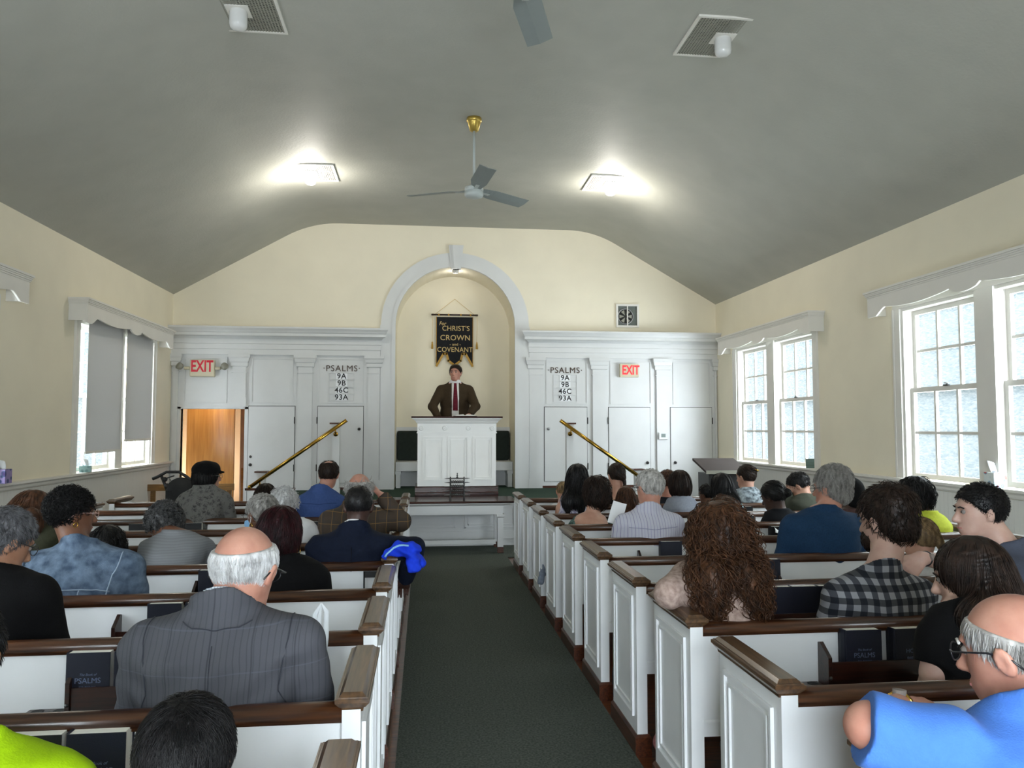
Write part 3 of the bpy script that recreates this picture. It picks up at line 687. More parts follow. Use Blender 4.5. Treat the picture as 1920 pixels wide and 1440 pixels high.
# ------------------------------------------------------------------ hanging banner
bn = empty('hanging_banner', (.49, YF+NW-.03, 3.40), label='black hanging banner with gold trim and lettering in the arched niche', cat='banner')
vel = mat('black_velvet', (.006,.007,.010), .95, var=.3, vs=40); gold = mat('gold_braid', hexc('#b3892e'), .45, var=.1, vs=60, bump=.5, bs=300); gthr = mat('pale_gold_thread', hexc('#cdb377'), .6)
W2 = .305; Z1 = -.035; ZN = -.66; ZP = -.85
out = [(-W2,Z1),(W2,Z1),(W2,ZP),(.185,ZN),(.125,ZN),(.105,-.76),(0,-.845),(-.105,-.76),(-.125,ZN),(-.185,ZN),(-W2,ZP)]
MB().extr(out, -.004, .004, 'y').build('cloth', vel, bn)
def ribbon(mb, pts, w, y0, y1):
    for (a, b) in zip(pts, pts[1:]):
        d = Vector((b[0]-a[0], b[1]-a[1])); L = d.length; d /= L; nn = Vector((-d.y, d.x))*w/2; e = d*w*.35
        q = [(a[0]-e.x+nn.x,a[1]-e.y+nn.y),(b[0]+e.x+nn.x,b[1]+e.y+nn.y),(b[0]+e.x-nn.x,b[1]+e.y-nn.y),(a[0]-e.x-nn.x,a[1]-e.y-nn.y)]
        mb.extr(q, y0, y1, 'y')
mb = MB(); ribbon(mb, [(W2-.012,ZP+.01),(.18,ZN+.02),(.13,ZN+.02),(.10,-.755),(0,-.83),(-.10,-.755),(-.13,ZN+.02),(-.18,ZN+.02),(-W2+.012,ZP+.01)], .036, -.009, -.004)
mb.build('fringe', gold, bn)
mb = MB(); ribbon(mb, [(-W2+.006,Z1),(-W2+.006,ZP+.03)], .010, -.007, -.004); ribbon(mb, [(W2-.006,Z1),(W2-.006,ZP+.03)], .010, -.007, -.004); mb.build('edging', gold, bn)
rod = MB().tube([(-.37,-.01,0),(.37,-.01,0)], .014, 12).build('rod', M['dark'], bn)
for s in (-1, 1): MB().lathe([(0,s*.385),(.012,s*.38),(.019,s*.37),(.012,s*.355),(.02,s*.35),(.014,s*.345)], (0,-.01,0), 12, 'x').build('rod_knob', M['dark'], rod)
mb = MB()
for xx in (-.26,-.1,.1,.26): mb.tube([(xx-.012,-.01,0),(xx+.012,-.01,0)], .018, 10)
mb.build('rod_loop', gold, bn)
MB().tube([(-.33,-.01,0),(0,.01,.265),(.33,-.01,0)], .004, 6).build('cord', gthr, bn)
for s in (-1, 1):
    x = s*.365; c_ = MB().tube([(x,-.01,-.01),(x+.004,-.012,-.2),(x-.003,-.01,-.45)], .0035, 6).build('tassel_cord', gthr, bn)
    MB().lathe([(0,-.44),(.010,-.45),(.014,-.46),(.008,-.47),(.014,-.48),(.018,-.56),(0,-.565)], (x,-.01,0), 10).build('tassel', gold, c_)
for s_, z, sz, x, sx in (('For',-.145,.085,-.20,.9),("CHRIST'S",-.225,.118,.02,.92),('CROWN',-.38,.125,.01,.98),('- and -',-.487,.06,.01,1.1),('COVENANT',-.575,.115,.005,.90)):
    text('lettering', s_, sz, (x,-.0055,z), gthr, bn, depth=.0012, sx=sx, spacing=1.05, offset=.0005, shear=.25 if s_ == 'For' else 0)
# ------------------------------------------------------------------ psalm boards
letter_b = mat('bronze_letters', hexc('#4a3b30'), .4, metal=.5); letter_k = mat('black_numerals', (.01,.01,.01), .6)
for nm, xc, where in (('L',-1.245,'left'),('R',2.19,'right')):
    h = empty('psalm_board', (xc, YF-.014, 2.2), label='psalm number board on the white panelling %s of the arch' % where, cat='sign board', group='psalm boards')
    text('heading', '·PSALMS·', .130, (0,-.004,.245), letter_b, h, depth=.004, spacing=1.12)
    for i, s_ in enumerate(('9A','9B','46C','93A')):
        z = .13-i*.107; mb = MB().box(-.185,.185,-.008,0,z-.052,z-.046).box(-.185,.185,-.010,0,z+.044,z+.051).box(-.188,-.182,-.008,0,z-.052,z+.05).box(.182,.188,-.008,0,z-.052,z+.05)
        r = mb.build('number_rail', M['white'], h)
        MB().box(-.085,.085,-.005,-.002,z-.045,z+.043).build('number_card', paper, r)
        text('numerals', s_, .112, (0,-.006,z-.001), letter_k, r, depth=.0008, spacing=1.1, offset=.002)
# ------------------------------------------------------------------ exit signs, thermostat, vent
beige = mat('beige_plastic', hexc('#c8bfa5'), .5); red = mat('red_letters', hexc('#c8102e'), .5)
redl = emis('lit_red_letters', (.9,.03,.04), .3)
ex = empty('exit_sign', (-3.262, YF-.03, 2.43), label='beige EXIT sign with two emergency lamp heads over the left opening', cat='exit sign')
MB().box(-.175,.175,-.07,.016,-.125,.125).build('housing', beige, ex, bevel=.012)
text('lettering', 'EXIT', .235, (0,-.073,.02), red, ex, depth=.001, sx=.66, offset=.006)
for s in (-1, 1):
    a = MB().tube([(s*.17,-.03,.0),(s*.26,-.045,0)], .022, 8).build('lamp_arm', beige, ex)
    mb = MB().lathe([(0,-.03),(.03,-.03),(.05,-.01),(.055,.03),(.05,.045),(0,.05)], (0,0,0), 16)
    Mx = Matrix.Translation((s*.31,-.06,.02)) @ Matrix.Rotation(s*rad(50), 4, 'Z') @ Matrix.Rotation(rad(60), 4, 'X'); mb.xf(Mx)
    mb.build('lamp_head', M['grille'], a)
ex = empty('exit_sign', (3.208, YF-.03, 2.45), label='small lit red EXIT sign on the white panelling right of the arch', cat='exit sign')
MB().box(-.15,.15,-.05,.016,-.105,.105).build('housing', beige, ex, bevel=.004)
text('lettering', 'EXIT', .2, (.02,-.052,0), redl, ex, depth=.001, sx=.68, offset=.006)
th = empty('thermostat', (3.745, YF-.052, 1.42), label='small white wall thermostat with grey screen on the right pilaster', cat='thermostat')
MB().box(-.07,.07,-.03,.0,-.055,.055).build('casing', M['white'], th, bevel=.01); MB().box(-.035,.035,-.033,-.028,-.02,.035).build('screen', mat('lcd', hexc('#6d7a76'), .3), th)
vn = empty('wall_vent', (3.20, YF, 3.325), label='square wall vent with round fan behind a white frame, right of arch', cat='vent')
mb = MB(); frame(mb, -.185,.185,-.185,.185,.03,-.03,0); mb.box(-.008,.008,-.028,-.01,-.17,.17); mb.build('frame', M['trimwhite'], vn)
MB().box(-.16,.16,-.006,-.001,-.16,.16).build('back_plate', mat('dusty_metal', hexc('#5d635e'), .6), vn)
mb = MB().lathe([(.115,-.02),(.125,-.024),(.128,-.018),(.12,-.006)], (-.03,0,-.01), 28, 'y'); mb.build('fan_ring', M['steel'], vn)
MB().lathe([(0,-.010),(.115,-.010),(.118,-.006)], (-.03,0,-.01), 28, 'y').build('fan_opening', M['void'], vn)
mb = MB()
for i in range(6):
    q = i*pi/3; cxx, cz = -.03, -.01
    mb.add([(cxx+.02*cos(q),-.012,cz+.02*sin(q)),(cxx+.105*cos(q-.3),-.011,cz+.105*sin(q-.3)),(cxx+.105*cos(q+.3),-.017,cz+.105*sin(q+.3))], [(0,1,2)])
mb.build('fan_blade', M['grille'], vn)
# ------------------------------------------------------------------ brass handrails with posts
for s, nm in ((-1,'left'),(1,'right')):
    X0, X1, Z0, Z1_ = (-1.07, -2.36, 1.655, .74) if s < 0 else (1.945, 3.25, 1.655, .74)
    Yr = 10.9; hr = empty('handrail', (X0, Yr, 0), label='sloping brass handrail beside the %s platform steps' % nm, cat='handrail', group='brass handrails')
    MB().tube([(0,0,Z0),(X1-X0,0,Z1_)], .026, 14).build('rail_tube', M['brass'], hr)
    for f in (.12, .9):
        x = (X1-X0)*f; z = Z0+(Z1_-Z0)*f
        MB().tube([(x,0,z-.02),(x,.015,z-.07),(x,.05,z-.085),(x,.075,z-.085)], .010, 8).lathe([(0,.055),(.03,.06),(.034,.072)], (x,0,z-.085), 14, 'y').build('bracket', M['brass'], hr)
    MB().ball((X1-X0,0,Z1_), (.03,.03,.03)).build('end_ball', M['brass'], hr)
    for f, z0, zt, w_ in ((.12, PZ, 1.0, 'upper'), (.9, .0, .93, 'lower')):
        x = X0+(X1-X0)*f; zt = zt+.60 if w_ == 'upper' else zt; z0 = z0 if w_ == 'upper' else .012
        p = empty('newel_post', (x, Yr+.13, 0), label='white square %s post with dark cap at the %s brass handrail' % (w_, nm), cat='post', group='posts of the platform handrails')
        MB().box(-.05,.05,-.05,.05,z0,zt).build('shaft', M['white'], p); MB().box(-.085,.085,-.085,.085,zt,zt+.022).build('cap', M['base'], p, bevel=.004)
        MB().box(-.06,.06,-.06,.06,zt-.03,zt).box(-.058,.058,-.058,.058,z0,z0+.08).build('moulding', M['white'], p)
# ------------------------------------------------------------------ ceiling fixtures
def fixture(x, y, lit, label):
    f = empty('ceiling_light', (x, y, 4.68), label=label, cat='ceiling light', group='square grille ceiling lights')
    h = .31; mb = MB(); frame_xy(mb, -h, h, -h, h, .022, -.018, -.001); mb.build('frame', M['trimwhite'], f)
    MB().box(-h+.02, h-.02, -h+.02, h-.02, -.003, -.001).build('housing', M['void'] if not lit else M['trimwhite'], f)
    mb = MB(); n1 = 26
    for i in range(n1): q = -h+.03+(2*h-.06)*i/(n1-1); mb.box(q-.0045, q+.0045, -h+.02, h-.02, -.014, -.006)
    if not lit:
        for i in range(n1): q = -h+.03+(2*h-.06)*i/(n1-1); mb.box(-h+.02, h-.02, q-.004, q+.004, -.012, -.008)
    mb.build('grille', M['grille'] if not lit else M['trimwhite'], f)
    MB().box(-.085,.085,-.085,.085,-.020,-.012).build('mounting_plate', M['trimwhite'], f)
    pr = [(.062,-.02),(.066,-.03),(.066,-.12),(.058,-.145),(.035,-.16),(0,-.164)]
    MB().lathe(pr, (0,0,0), 24).build('glass_shade', emis('lit_opal_glass', (1,.97,.9), 16) if lit else M['opal'], f)
    if lit:
        l = bpy.data.lights.new('bulb', 'POINT'); l.energy = LAMP_W; l.color = (1,.95,.86); l.shadow_soft_size = .10
        o = bpy.data.objects.new('bulb', l); COL.objects.link(o); o.location = (x, y, 4.68-.29)
def frame_xy(mb, x0, x1, y0, y1, w, z0, z1):
    mb.box(x0, x1, y0, y0+w, z0, z1); mb.box(x0, x1, y1-w, y1, z0, z1); mb.box(x0, x0+w, y0+w, y1-w, z0, z1); mb.box(x1-w, x1, y0+w, y1-w, z0, z1)
M['opal'] = mat('opal_glass', hexc('#d8d8d6'), .12, var=.01)
fixture(-1.40, 9.46, True, 'lit square ceiling light left of the hanging fan')
fixture(2.35, 9.46, True, 'lit square ceiling light right of the hanging fan')
fixture(-1.40, 5.78, False, 'unlit grille ceiling light at the top left')
fixture(2.36, 5.76, False, 'unlit grille ceiling light at the top right')
fanw = mat('fan_grey_white', hexc('#b9bfbd'), .45, var=.02); fanbl = mat('fan_blade_grey', hexc('#868d8b'), .5, var=.02); fanb = mat('brass_yellow', hexc('#b59a4a'), .35, metal=.6)
def fan(x, y, z, a0, label):
    f = empty('ceiling_fan', (x, y, 4.68), label=label, cat='ceiling fan', group='three-bladed ceiling fans'); d = 4.68-z
    MB().lathe([(0,-.001),(.075,-.001),(.078,-.035),(.07,-.04),(.066,-.05),(.045,-.13),(.03,-.135),(0,-.135)], (0,0,0), 24).build('canopy', fanb, f)
    MB().tube([(0,0,-.12),(0,0,-d+.11)], .013, 10).build('rod', fanw, f)
    MB().lathe([(0,-d+.15),(.02,-d+.15),(.022,-d+.09),(0,-d+.09)], (0,0,0), 12).build('rod_collar', fanb, f)
    MB().lathe([(0,-d+.085),(.03,-d+.085),(.06,-d+.055),(.092,-d+.045),(.095,-d+.015),(.088,-d+.010),(.088,-d+.004),(.095,-d),(.095,-d-.035),(.085,-d-.05),(.05,-d-.062),(0,-d-.066)], (0,0,0), 32).build('motor', fanw, f)
    for i in range(3):
        a = rad(a0+120*i); N = 12; vs = []
        for j in range(N+1):
            r = .10+j/N*.60; w = .045+.035*min(1,j/3); 
            for s in (-1, 0, 1):
                for t in (0, .004): vs.append((r, s*w, .02*-s+.008*(s*s-1)+t))
        fs = []
        for j in range(N):
            q = j*6; fs += [(q,q+2,q+8,q+6),(q+2,q+4,q+10,q+8),(q+1,q+7,q+9,q+3),(q+3,q+9,q+11,q+5),(q,q+6,q+7,q+1),(q+4,q+5,q+11,q+10)]
        fs += [(0,1,3,2),(2,3,5,4),(6*N,6*N+2,6*N+3,6*N+1),(6*N+2,6*N+4,6*N+5,6*N+3)]
        mb = MB(); mb.add(vs, fs); mb.xf(Matrix.Translation((0,0,-d+.02)) @ Matrix.Rotation(a, 4, 'Z')); b = mb.build('blade', fanbl, f)
        mb = MB(); mb.box(.07,.2,-.02,.02,-.004,.0); mb.xf(Matrix.Translation((0,0,-d+.012)) @ Matrix.Rotation(a, 4, 'Z')); mb.build('blade_iron', fanw, b)
fan(.485, 7.61, 3.92, 37, 'grey three-bladed ceiling fan hanging on a long rod mid-ceiling')
fan(.485, 3.93, 3.92, 72, 'ceiling fan of which one blade shows at the top edge')
# ------------------------------------------------------------------ black lectern at the right, wooden bench and rollator at the left
lc = empty('lectern', (3.93, 9.95, 0), label='black lectern with slanted dark top standing by the right front wall', cat='lectern')
MB().box(-.22,.25,-.2,.2,.012,.95).build('body', M['black'], lc, bevel=.005)
MB().extr([(-.30,.955),(-.30,.985),(.22,1.135),(.22,1.105)], -.29, .29, 'x').build('slanted_top', mat('grey_laminate', hexc('#3d3634'), .8, spec=.15), lc)
MB().box(-.295,.295,-.312,-.30,.95,.995).build('front_edge', M['grille'], lc)
wb = empty('wooden_bench', (-3.1, 10.95, 0), label='light oak bench board by the left wall in front of the opening', cat='bench')
z = at(330,914,10.95).z
MB().box(-.62,.52,-.02,.02,z-.045,z+.045).build('back_board', M['oak'], wb, bevel=.004)
MB().box(-.60,.50,-.0,.33,.40,.43).build('seat', M['oak'], wb)
for x in (-.55,.45): MB().box(x-.03,x+.03,.0205,.05,.012,z+.04).box(x-.03,x+.03,.28,.32,.012,.4).build('leg', M['oak'], wb)
ro = empty('rollator', (-2.86, 8.95, 0), label='black folding rollator walker standing left of the woman in the cap', cat='walker')
zz = lambda x, y: at(x, y, 8.95)-Vector((-2.86, 8.95, 0))
pts = [zz(286,898), zz(296,894), zz(312,885), zz(336,885), zz(350,894), zz(362,905)]
MB().tube(pts, [.018,.018,.016,.016,.018,.020], 8).build('handle_frame', M['black'], ro)
MB().tube([pts[1]+Vector((.03,0,-.01)), zz(308,898), zz(327,892)], .007, 6).build('brake_lever', M['black'], ro)
MB().tube([zz(303,893), zz(309,908), zz(315,925), zz(318,948), zz(318,990)+Vector((0,0,0))], .017, 8).tube([zz(362,905), zz(360,930), zz(358,990)], .017, 8).build('frame_tube', M['black'], ro)
MB().ball(zz(309,899), (.03,.03,.028)).ball(zz(313,912), (.03,.03,.035)).build('joint', M['black'], ro)
b_ = MB().ball(zz(340,922), (.17,.07,.16), 16, 10); b_.box(-.15+zz(340,922).x,.15+zz(340,922).x,-.06,.06,.60,.86); b_.build('seat_bag', mat('black_nylon', (.012,.012,.013), .8), ro)
MB().tube([zz(318,898), zz(324,905), zz(321,915), zz(313,918)], .003, 5).build('brake_cable', M['iron'], ro)
for x in (-.2,.16):
    MB().tube([(x,0,.55),(x-.02,-.2,.11)], .014, 8).tube([(x,0,.55),(x,.25,.11)], .014, 8).build('leg', M['black'], ro)
    for y in (-.2,.25): MB().lathe([(0,-.012),(.085,-.015),(.095,0),(.085,.015),(0,.012)], (x,y,.107), 18, 'x').build('wheel', M['black'], ro)
# ------------------------------------------------------------------ small things on the sills
def tissue(loc, rz, cols, label, w=.115, h=.125):
    t = empty('tissue_box', loc, rz, label, 'tissue box')
    m, tr, b = nt('printed_carton'); co_ = coords(tr); vz = node(tr, 'TexVoronoi', _Scale=22); tr.links.new(co_, vz.inputs['Vector']); rp = node(tr, 'ValToRGB'); e = rp.color_ramp.elements
    e[0].color = c4(cols[0]); e[1].color = c4(cols[1]); e[1].position = .55
    for p_, c_ in ((.2, cols[2]), (.38, cols[3])): q = e.new(p_); q.color = c4(c_)
    tr.links.new(vz.outputs['Distance'], rp.inputs[0]); tr.links.new(rp.outputs[0], b.inputs[0])
    MB().box(-w/2,w/2,-w/2,w/2,0,h).build('carton', m, t, bevel=.002)
    mb = MB(); vs = []
    for i in range(9):
        u = i/8
        for j in range(5): v = j/4; vs.append(((-.03+.06*u)*(1+v*.4)-.02*v, .012*sin(u*7+v*2), h-.004+v*(.07+.03*(1-u))))
    mb.add(vs, [(i*5+j,i*5+j+1,(i+1)*5+j+1,(i+1)*5+j) for i in range(8) for j in range(4)], True); o = mb.build('tissue', paper, t)
    sm = o.modifiers.new('thick','SOLIDIFY'); sm.thickness = .0012
    return t
sx = XR-.05
tissue(Vector((XR-.035, 5.80, 1.063)), 0, [hexc('#1f3f52'),hexc('#d8e0e0'),hexc('#c4553a'),hexc('#5d90ac')], 'patterned blue and orange tissue box on the right window sill')
tissue(Vector((XL+.03, 8.95, 1.063)), .3, [hexc('#2f4f58'),hexc('#93b5b5'),hexc('#456a70'),hexc('#6d9090')], 'teal tissue box on the left window sill below the shade', h=.07)
tissue(Vector((XL+.045, 7.23, 1.063)), 0, [hexc('#1d1440'),hexc('#8f7fb0'),hexc('#402a70'),hexc('#2c4a70')], 'dark purple patterned tissue box on the sill at the left edge')
cd_ = empty('greeting_card', (XR-.01, 8.80, 1.063), -.2, 'small green landscape picture card on the right front window sill', 'card')
m, tr, b = nt('landscape_print'); co_ = coords(tr, (1,1,40)); w_ = node(tr, 'TexNoise', _Scale=1.0, _Detail=3); tr.links.new(co_, w_.inputs['Vector']); rp = node(tr, 'ValToRGB'); rp.color_ramp.elements[0].color = c4(hexc('#2b4a3c')); rp.color_ramp.elements[1].color = c4(hexc('#8ea49c'))
tr.links.new(w_.outputs['Fac'], rp.inputs[0]); tr.links.new(rp.outputs[0], b.inputs[0]); 
mb = MB().box(-.085,.085,-.002,.002,0,.115); mb.build('picture', m, cd_, bevel=.001); MB().box(-.02,.02,.0,.05,0,.06).build('easel', paper, cd_)
# ------------------------------------------------------------------ things on the pews and the floor


# ================================================================== rounded-volume modelling (distance fields meshed on a grid)
def smin(a, b, k):
    if k <= 0: return np.minimum(a, b)
    h = np.clip(.5+.5*(b-a)/k, 0, 1); return b*(1-h)+a*h-k*h*(1-h)
class Prim:
    def __init__(s, f, lo, hi, k=.02, sub=False, clips=()): s.f = f; s.lo = np.array(lo, float); s.hi = np.array(hi, float); s.k = k; s.sub = sub; s.clips = list(clips)
def cone(a, b, ra, rb, k=.02, sub=False, clips=(), flat=None):
    a = np.array(a, float); b = np.array(b, float); d = b-a; L2 = max(1e-9, float(d@d)); r = max(ra, rb)
    def f(x, y, z):
        t = np.clip(((x-a[0])*d[0]+(y-a[1])*d[1]+(z-a[2])*d[2])/L2, 0, 1)
        q = np.sqrt((x-a[0]-t*d[0])**2+(y-a[1]-t*d[1])**2+(z-a[2]-t*d[2])**2)
        return q-(ra+(rb-ra)*t)
    return Prim(f, np.minimum(a,b)-r, np.maximum(a,b)+r, k, sub, clips)
def ell(c, r, R=None, k=.02, sub=False, clips=()):
    c = np.array(c, float); r = np.array(r, float); R = np.eye(3) if R is None else np.array(R)
    def f(x, y, z):
        X, Y, Z = x-c[0], y-c[1], z-c[2]
        u = R[0,0]*X+R[1,0]*Y+R[2,0]*Z; v = R[0,1]*X+R[1,1]*Y+R[2,1]*Z; w = R[0,2]*X+R[1,2]*Y+R[2,2]*Z
        k0 = np.sqrt((u/r[0])**2+(v/r[1])**2+(w/r[2])**2); k1 = np.sqrt((u/r[0]**2)**2+(v/r[1]**2)**2+(w/r[2]**2)**2)+1e-9
        return k0*(k0-1)/k1
    e = np.abs(R)@r
    return Prim(f, c-e, c+e, k, sub, clips)
def clipped(p, *clips): return Prim(p.f, p.lo, p.hi, p.k, p.sub, list(p.clips)+list(clips))
def clipval(d, cl, x, y, z):
    for (o, nn) in cl: d = np.maximum(d, (x-o[0])*nn[0]+(y-o[1])*nn[1]+(z-o[2])*nn[2])
    return d
def fval(prims, P, grow=0):
    x, y, z = P[:,0], P[:,1], P[:,2]; D = None
    for p in prims:
        d = clipval(p.f(x, y, z), p.clips, x, y, z)
        if D is None: D = d
        elif p.sub: D = -smin(-D, d, p.k)
        else: D = smin(D, d, p.k)
    return D-grow
def fgrad(prims, P, e=.002):
    g = np.stack([fval(prims, P+np.array(v)*e)-fval(prims, P-np.array(v)*e) for v in ((1,0,0),(0,1,0),(0,0,1))], 1)
    return g/(np.linalg.norm(g, axis=1, keepdims=True)+1e-9)
def grid(prims, h, grow=0, disp=None, clips=()):
    lo = np.min([p.lo for p in prims if not p.sub], 0)-grow-2.5*h-.012; hi = np.max([p.hi for p in prims if not p.sub], 0)+grow+2.5*h+.012
    n = np.ceil((hi-lo)/h).astype(int)+1
    ax = [lo[i]+h*np.arange(n[i]) for i in range(3)]
    D = np.full(n, 1.0, np.float32)
    for p in prims:
        m = p.k+grow+2*h+.02
        i0 = np.clip(np.floor((p.lo-m-lo)/h).astype(int), 0, n); i1 = np.clip(np.ceil((p.hi+m-lo)/h).astype(int)+1, 0, n)
        if np.any(i1 <= i0): continue
        x = ax[0][i0[0]:i1[0],None,None]; y = ax[1][None,i0[1]:i1[1],None]; z = ax[2][None,None,i0[2]:i1[2]]
        sl = tuple(slice(i0[i], i1[i]) for i in range(3)); d = clipval(p.f(x, y, z), p.clips, x, y, z)
        D[sl] = -smin(-D[sl], d, p.k) if p.sub else smin(D[sl], d, p.k)
    x = ax[0][:,None,None]; y = ax[1][None,:,None]; z = ax[2][None,None,:]
    D = D-grow
    if disp is not None: D = D+disp(x, y, z)
    D = clipval(D, clips, x, y, z)
    return D, lo
def nets(D, lo, h):
    s = D < 0; n = np.array(D.shape)
    c = sum(s[i:n[0]-1+i, j:n[1]-1+j, k:n[2]-1+k].astype(np.int8) for i in (0,1) for j in (0,1) for k in (0,1))
    mix = (c > 0) & (c < 8); idx = -np.ones(mix.shape, np.int64); ii = np.argwhere(mix); idx[mix] = np.arange(len(ii))
    if not len(ii): return np.zeros((0,3)), np.zeros((0,4), int)
    acc = np.zeros((len(ii), 3)); cnt = np.zeros(len(ii)); cor = {}
    for i in (0,1):
        for j in (0,1):
            for k in (0,1): cor[(i,j,k)] = D[ii[:,0]+i, ii[:,1]+j, ii[:,2]+k].astype(float)
    for a in cor:
        for axn in range(3):
            if a[axn] == 0:
                b = list(a); b[axn] = 1; b = tuple(b); da, db = cor[a], cor[b]; m = (da < 0) != (db < 0)
                t = da/(da-db+1e-12); p = np.tile(np.array(a, float), (len(ii),1)); p[:,axn] = t
                acc[m] += p[m]; cnt[m] += 1
    V = (ii+acc/cnt[:,None])*h+lo; F = []
    for axn in range(3):
        u, w = (axn+1)%3, (axn+2)%3
        A = [slice(None)]*3; A[axn] = slice(0,-1); B = [slice(None)]*3; B[axn] = slice(1,None)
        e = np.argwhere(s[tuple(A)] != s[tuple(B)]); e = e[(e[:,u] > 0) & (e[:,w] > 0) & (e[:,u] < n[u]-1) & (e[:,w] < n[w]-1)]
        q = []
        for du, dw in ((1,1),(0,1),(0,0),(1,0)):
            f = e.copy(); f[:,u] -= du; f[:,w] -= dw; q.append(idx[f[:,0],f[:,1],f[:,2]])
        q = np.stack(q, 1); fl = s[tuple(A)][e[:,0],e[:,1],e[:,2]]; q[~fl] = q[~fl][:,::-1]; F.append(q)
    return V, np.concatenate(F)
def np_mesh(name, V, F, m, parent=None, smooth=True, extra=None, label=None, kind=None):
    me = bpy.data.meshes.new(name); V = np.asarray(V, np.float32); Fs = [np.asarray(F)]
    if extra is not None and len(extra[0]):
        Fs = [np.asarray(F), np.asarray(extra[1])+len(V)]; V = np.concatenate([V, np.asarray(extra[0], np.float32)])
    F = np.concatenate([f for f in Fs if len(f)]); nf = len(F)
    me.vertices.add(len(V)); me.vertices.foreach_set('co', V.ravel()); me.loops.add(nf*4); me.loops.foreach_set('vertex_index', F.ravel().astype(np.int32))
    me.polygons.add(nf); me.polygons.foreach_set('loop_start', np.arange(0, nf*4, 4, dtype=np.int32))
    me.polygons.foreach_set('use_smooth', np.full(nf, smooth)); me.update(calc_edges=True); me.validate()
    me.materials.append(m); o = bpy.data.objects.new(name, me); COL.objects.link(o)
    if parent is not None: o.parent = parent
    return tag(o, label=label, kind=kind)
def strands(prims, seeds, crown, length, r, nseg=6, down=.6, lift=.004, curl=0, cfreq=60, jit=.25, rng=None, stop=None, sink=.003, fixdir=None):
    # locks of hair that grow from the scalp surface along it; returns verts and quads
    rng = rng or np.random.default_rng(1); P = seeds-fgrad(prims, seeds)*sink; n = len(P)
    L = length*(.75+.5*rng.random(n)); ds = (L/nseg)[:,None]; jd = rng.normal(0, 1, (n,3))*jit
    lf = lift*(.3+1.4*rng.random(n)); pts = [P.copy()]; nor = []
    for j in range(nseg):
        g = fgrad(prims, P); nor.append(g); d = P-crown; d /= np.linalg.norm(d, axis=1, keepdims=True)+1e-9
        t = d*(1-down)+np.array([0,0,-1.])*down+jd if fixdir is None else fixdir(P)+jd
        t = t-g*np.sum(t*g, 1, keepdims=True); t /= np.linalg.norm(t, axis=1, keepdims=True)+1e-9
        P = P+t*ds; v = fval(prims, P)
        P = P-fgrad(prims, P)*(v-lf*(j+1)/nseg)[:,None]; pts.append(P.copy())
    nor.append(nor[-1]); S = np.stack(pts, 1); Nn = np.stack(nor, 1)
    T = np.gradient(S, axis=1); T /= np.linalg.norm(T, axis=2, keepdims=True)+1e-9; Bn = np.cross(T, Nn)
    if curl:
        s_ = np.arange(nseg+1)/nseg; ph = rng.random(n)*6.28; w = cfreq*L[:,None]*s_[None,:]*(.8+.4*rng.random(n))[:,None]+ph[:,None]; am = curl*np.minimum(1, s_*2.5)[None,:,None]
        S = S+am*(np.cos(w)[...,None]*Bn+(np.sin(w)[...,None]*.8+.6)*Nn)
        T = np.gradient(S, axis=1); T /= np.linalg.norm(T, axis=2, keepdims=True)+1e-9; Bn = np.cross(T, Nn)
    rad_ = r*(.7+.6*rng.random(n))[:,None]*np.minimum(1, np.linspace(2.2, .25, nseg+1))[None,:]
    rad_ = rad_[...,None]
    V = np.stack([S+Nn*rad_, S-.5*Nn*rad_+.87*Bn*rad_, S-.5*Nn*rad_-.87*Bn*rad_], 2)   # n, seg+1, 3, 3
    V = V.reshape(-1, 3); base = (np.arange(n)*(nseg+1)*3)[:,None]; Q = []
    for j in range(nseg):
        for k in range(3): a = j*3+k; b = j*3+(k+1)%3; Q.append(np.array([a, b, b+3, a+3])[None,:]+base)
    return V, np.concatenate(Q)
def rotm(yaw=0, pitch=0, roll=0):   # degrees; yaw + turns left, pitch - looks down, roll + tips right
    return np.array((Matrix.Rotation(rad(yaw), 3, 'Z') @ Matrix.Rotation(rad(pitch), 3, 'X') @ Matrix.Rotation(rad(roll), 3, 'Y')))

# ------------------------------------------------------------------ cloth, skin and hair materials
def fabric(name, col, var=.12, rough=.85, vs=60, bump=.35, bs=220, col2=None, scale=(1,1,1), sheen=.0):
    m = mat(name, col, rough, var=var, vs=vs, bump=bump, bs=bs, spec=.2, col2=col2, scale=scale)
    m.node_tree.nodes['Principled BSDF'].inputs['Sheen Weight'].default_value = sheen; return m
def skinm(name, col, col2=None):
    m = mat(name, col, .48, var=.07, vs=14, bump=.12, bs=180, spec=.4, col2=col2)
    b = m.node_tree.nodes['Principled BSDF']; b.inputs['Subsurface Weight'].default_value = .12; b.inputs['Subsurface Radius'].default_value = (.012,.005,.003); b.inputs['Subsurface Scale'].default_value = .6; return m
def hairm(name, col, col2=None, rough=.42):
    return mat(name, [c*.5 for c in col], rough+.08, var=.25, vs=55, scale=(1,1,.35), spec=.28, col2=[c*.75 for c in col2] if col2 else [min(1,c*1.3) for c in col], detail=5)
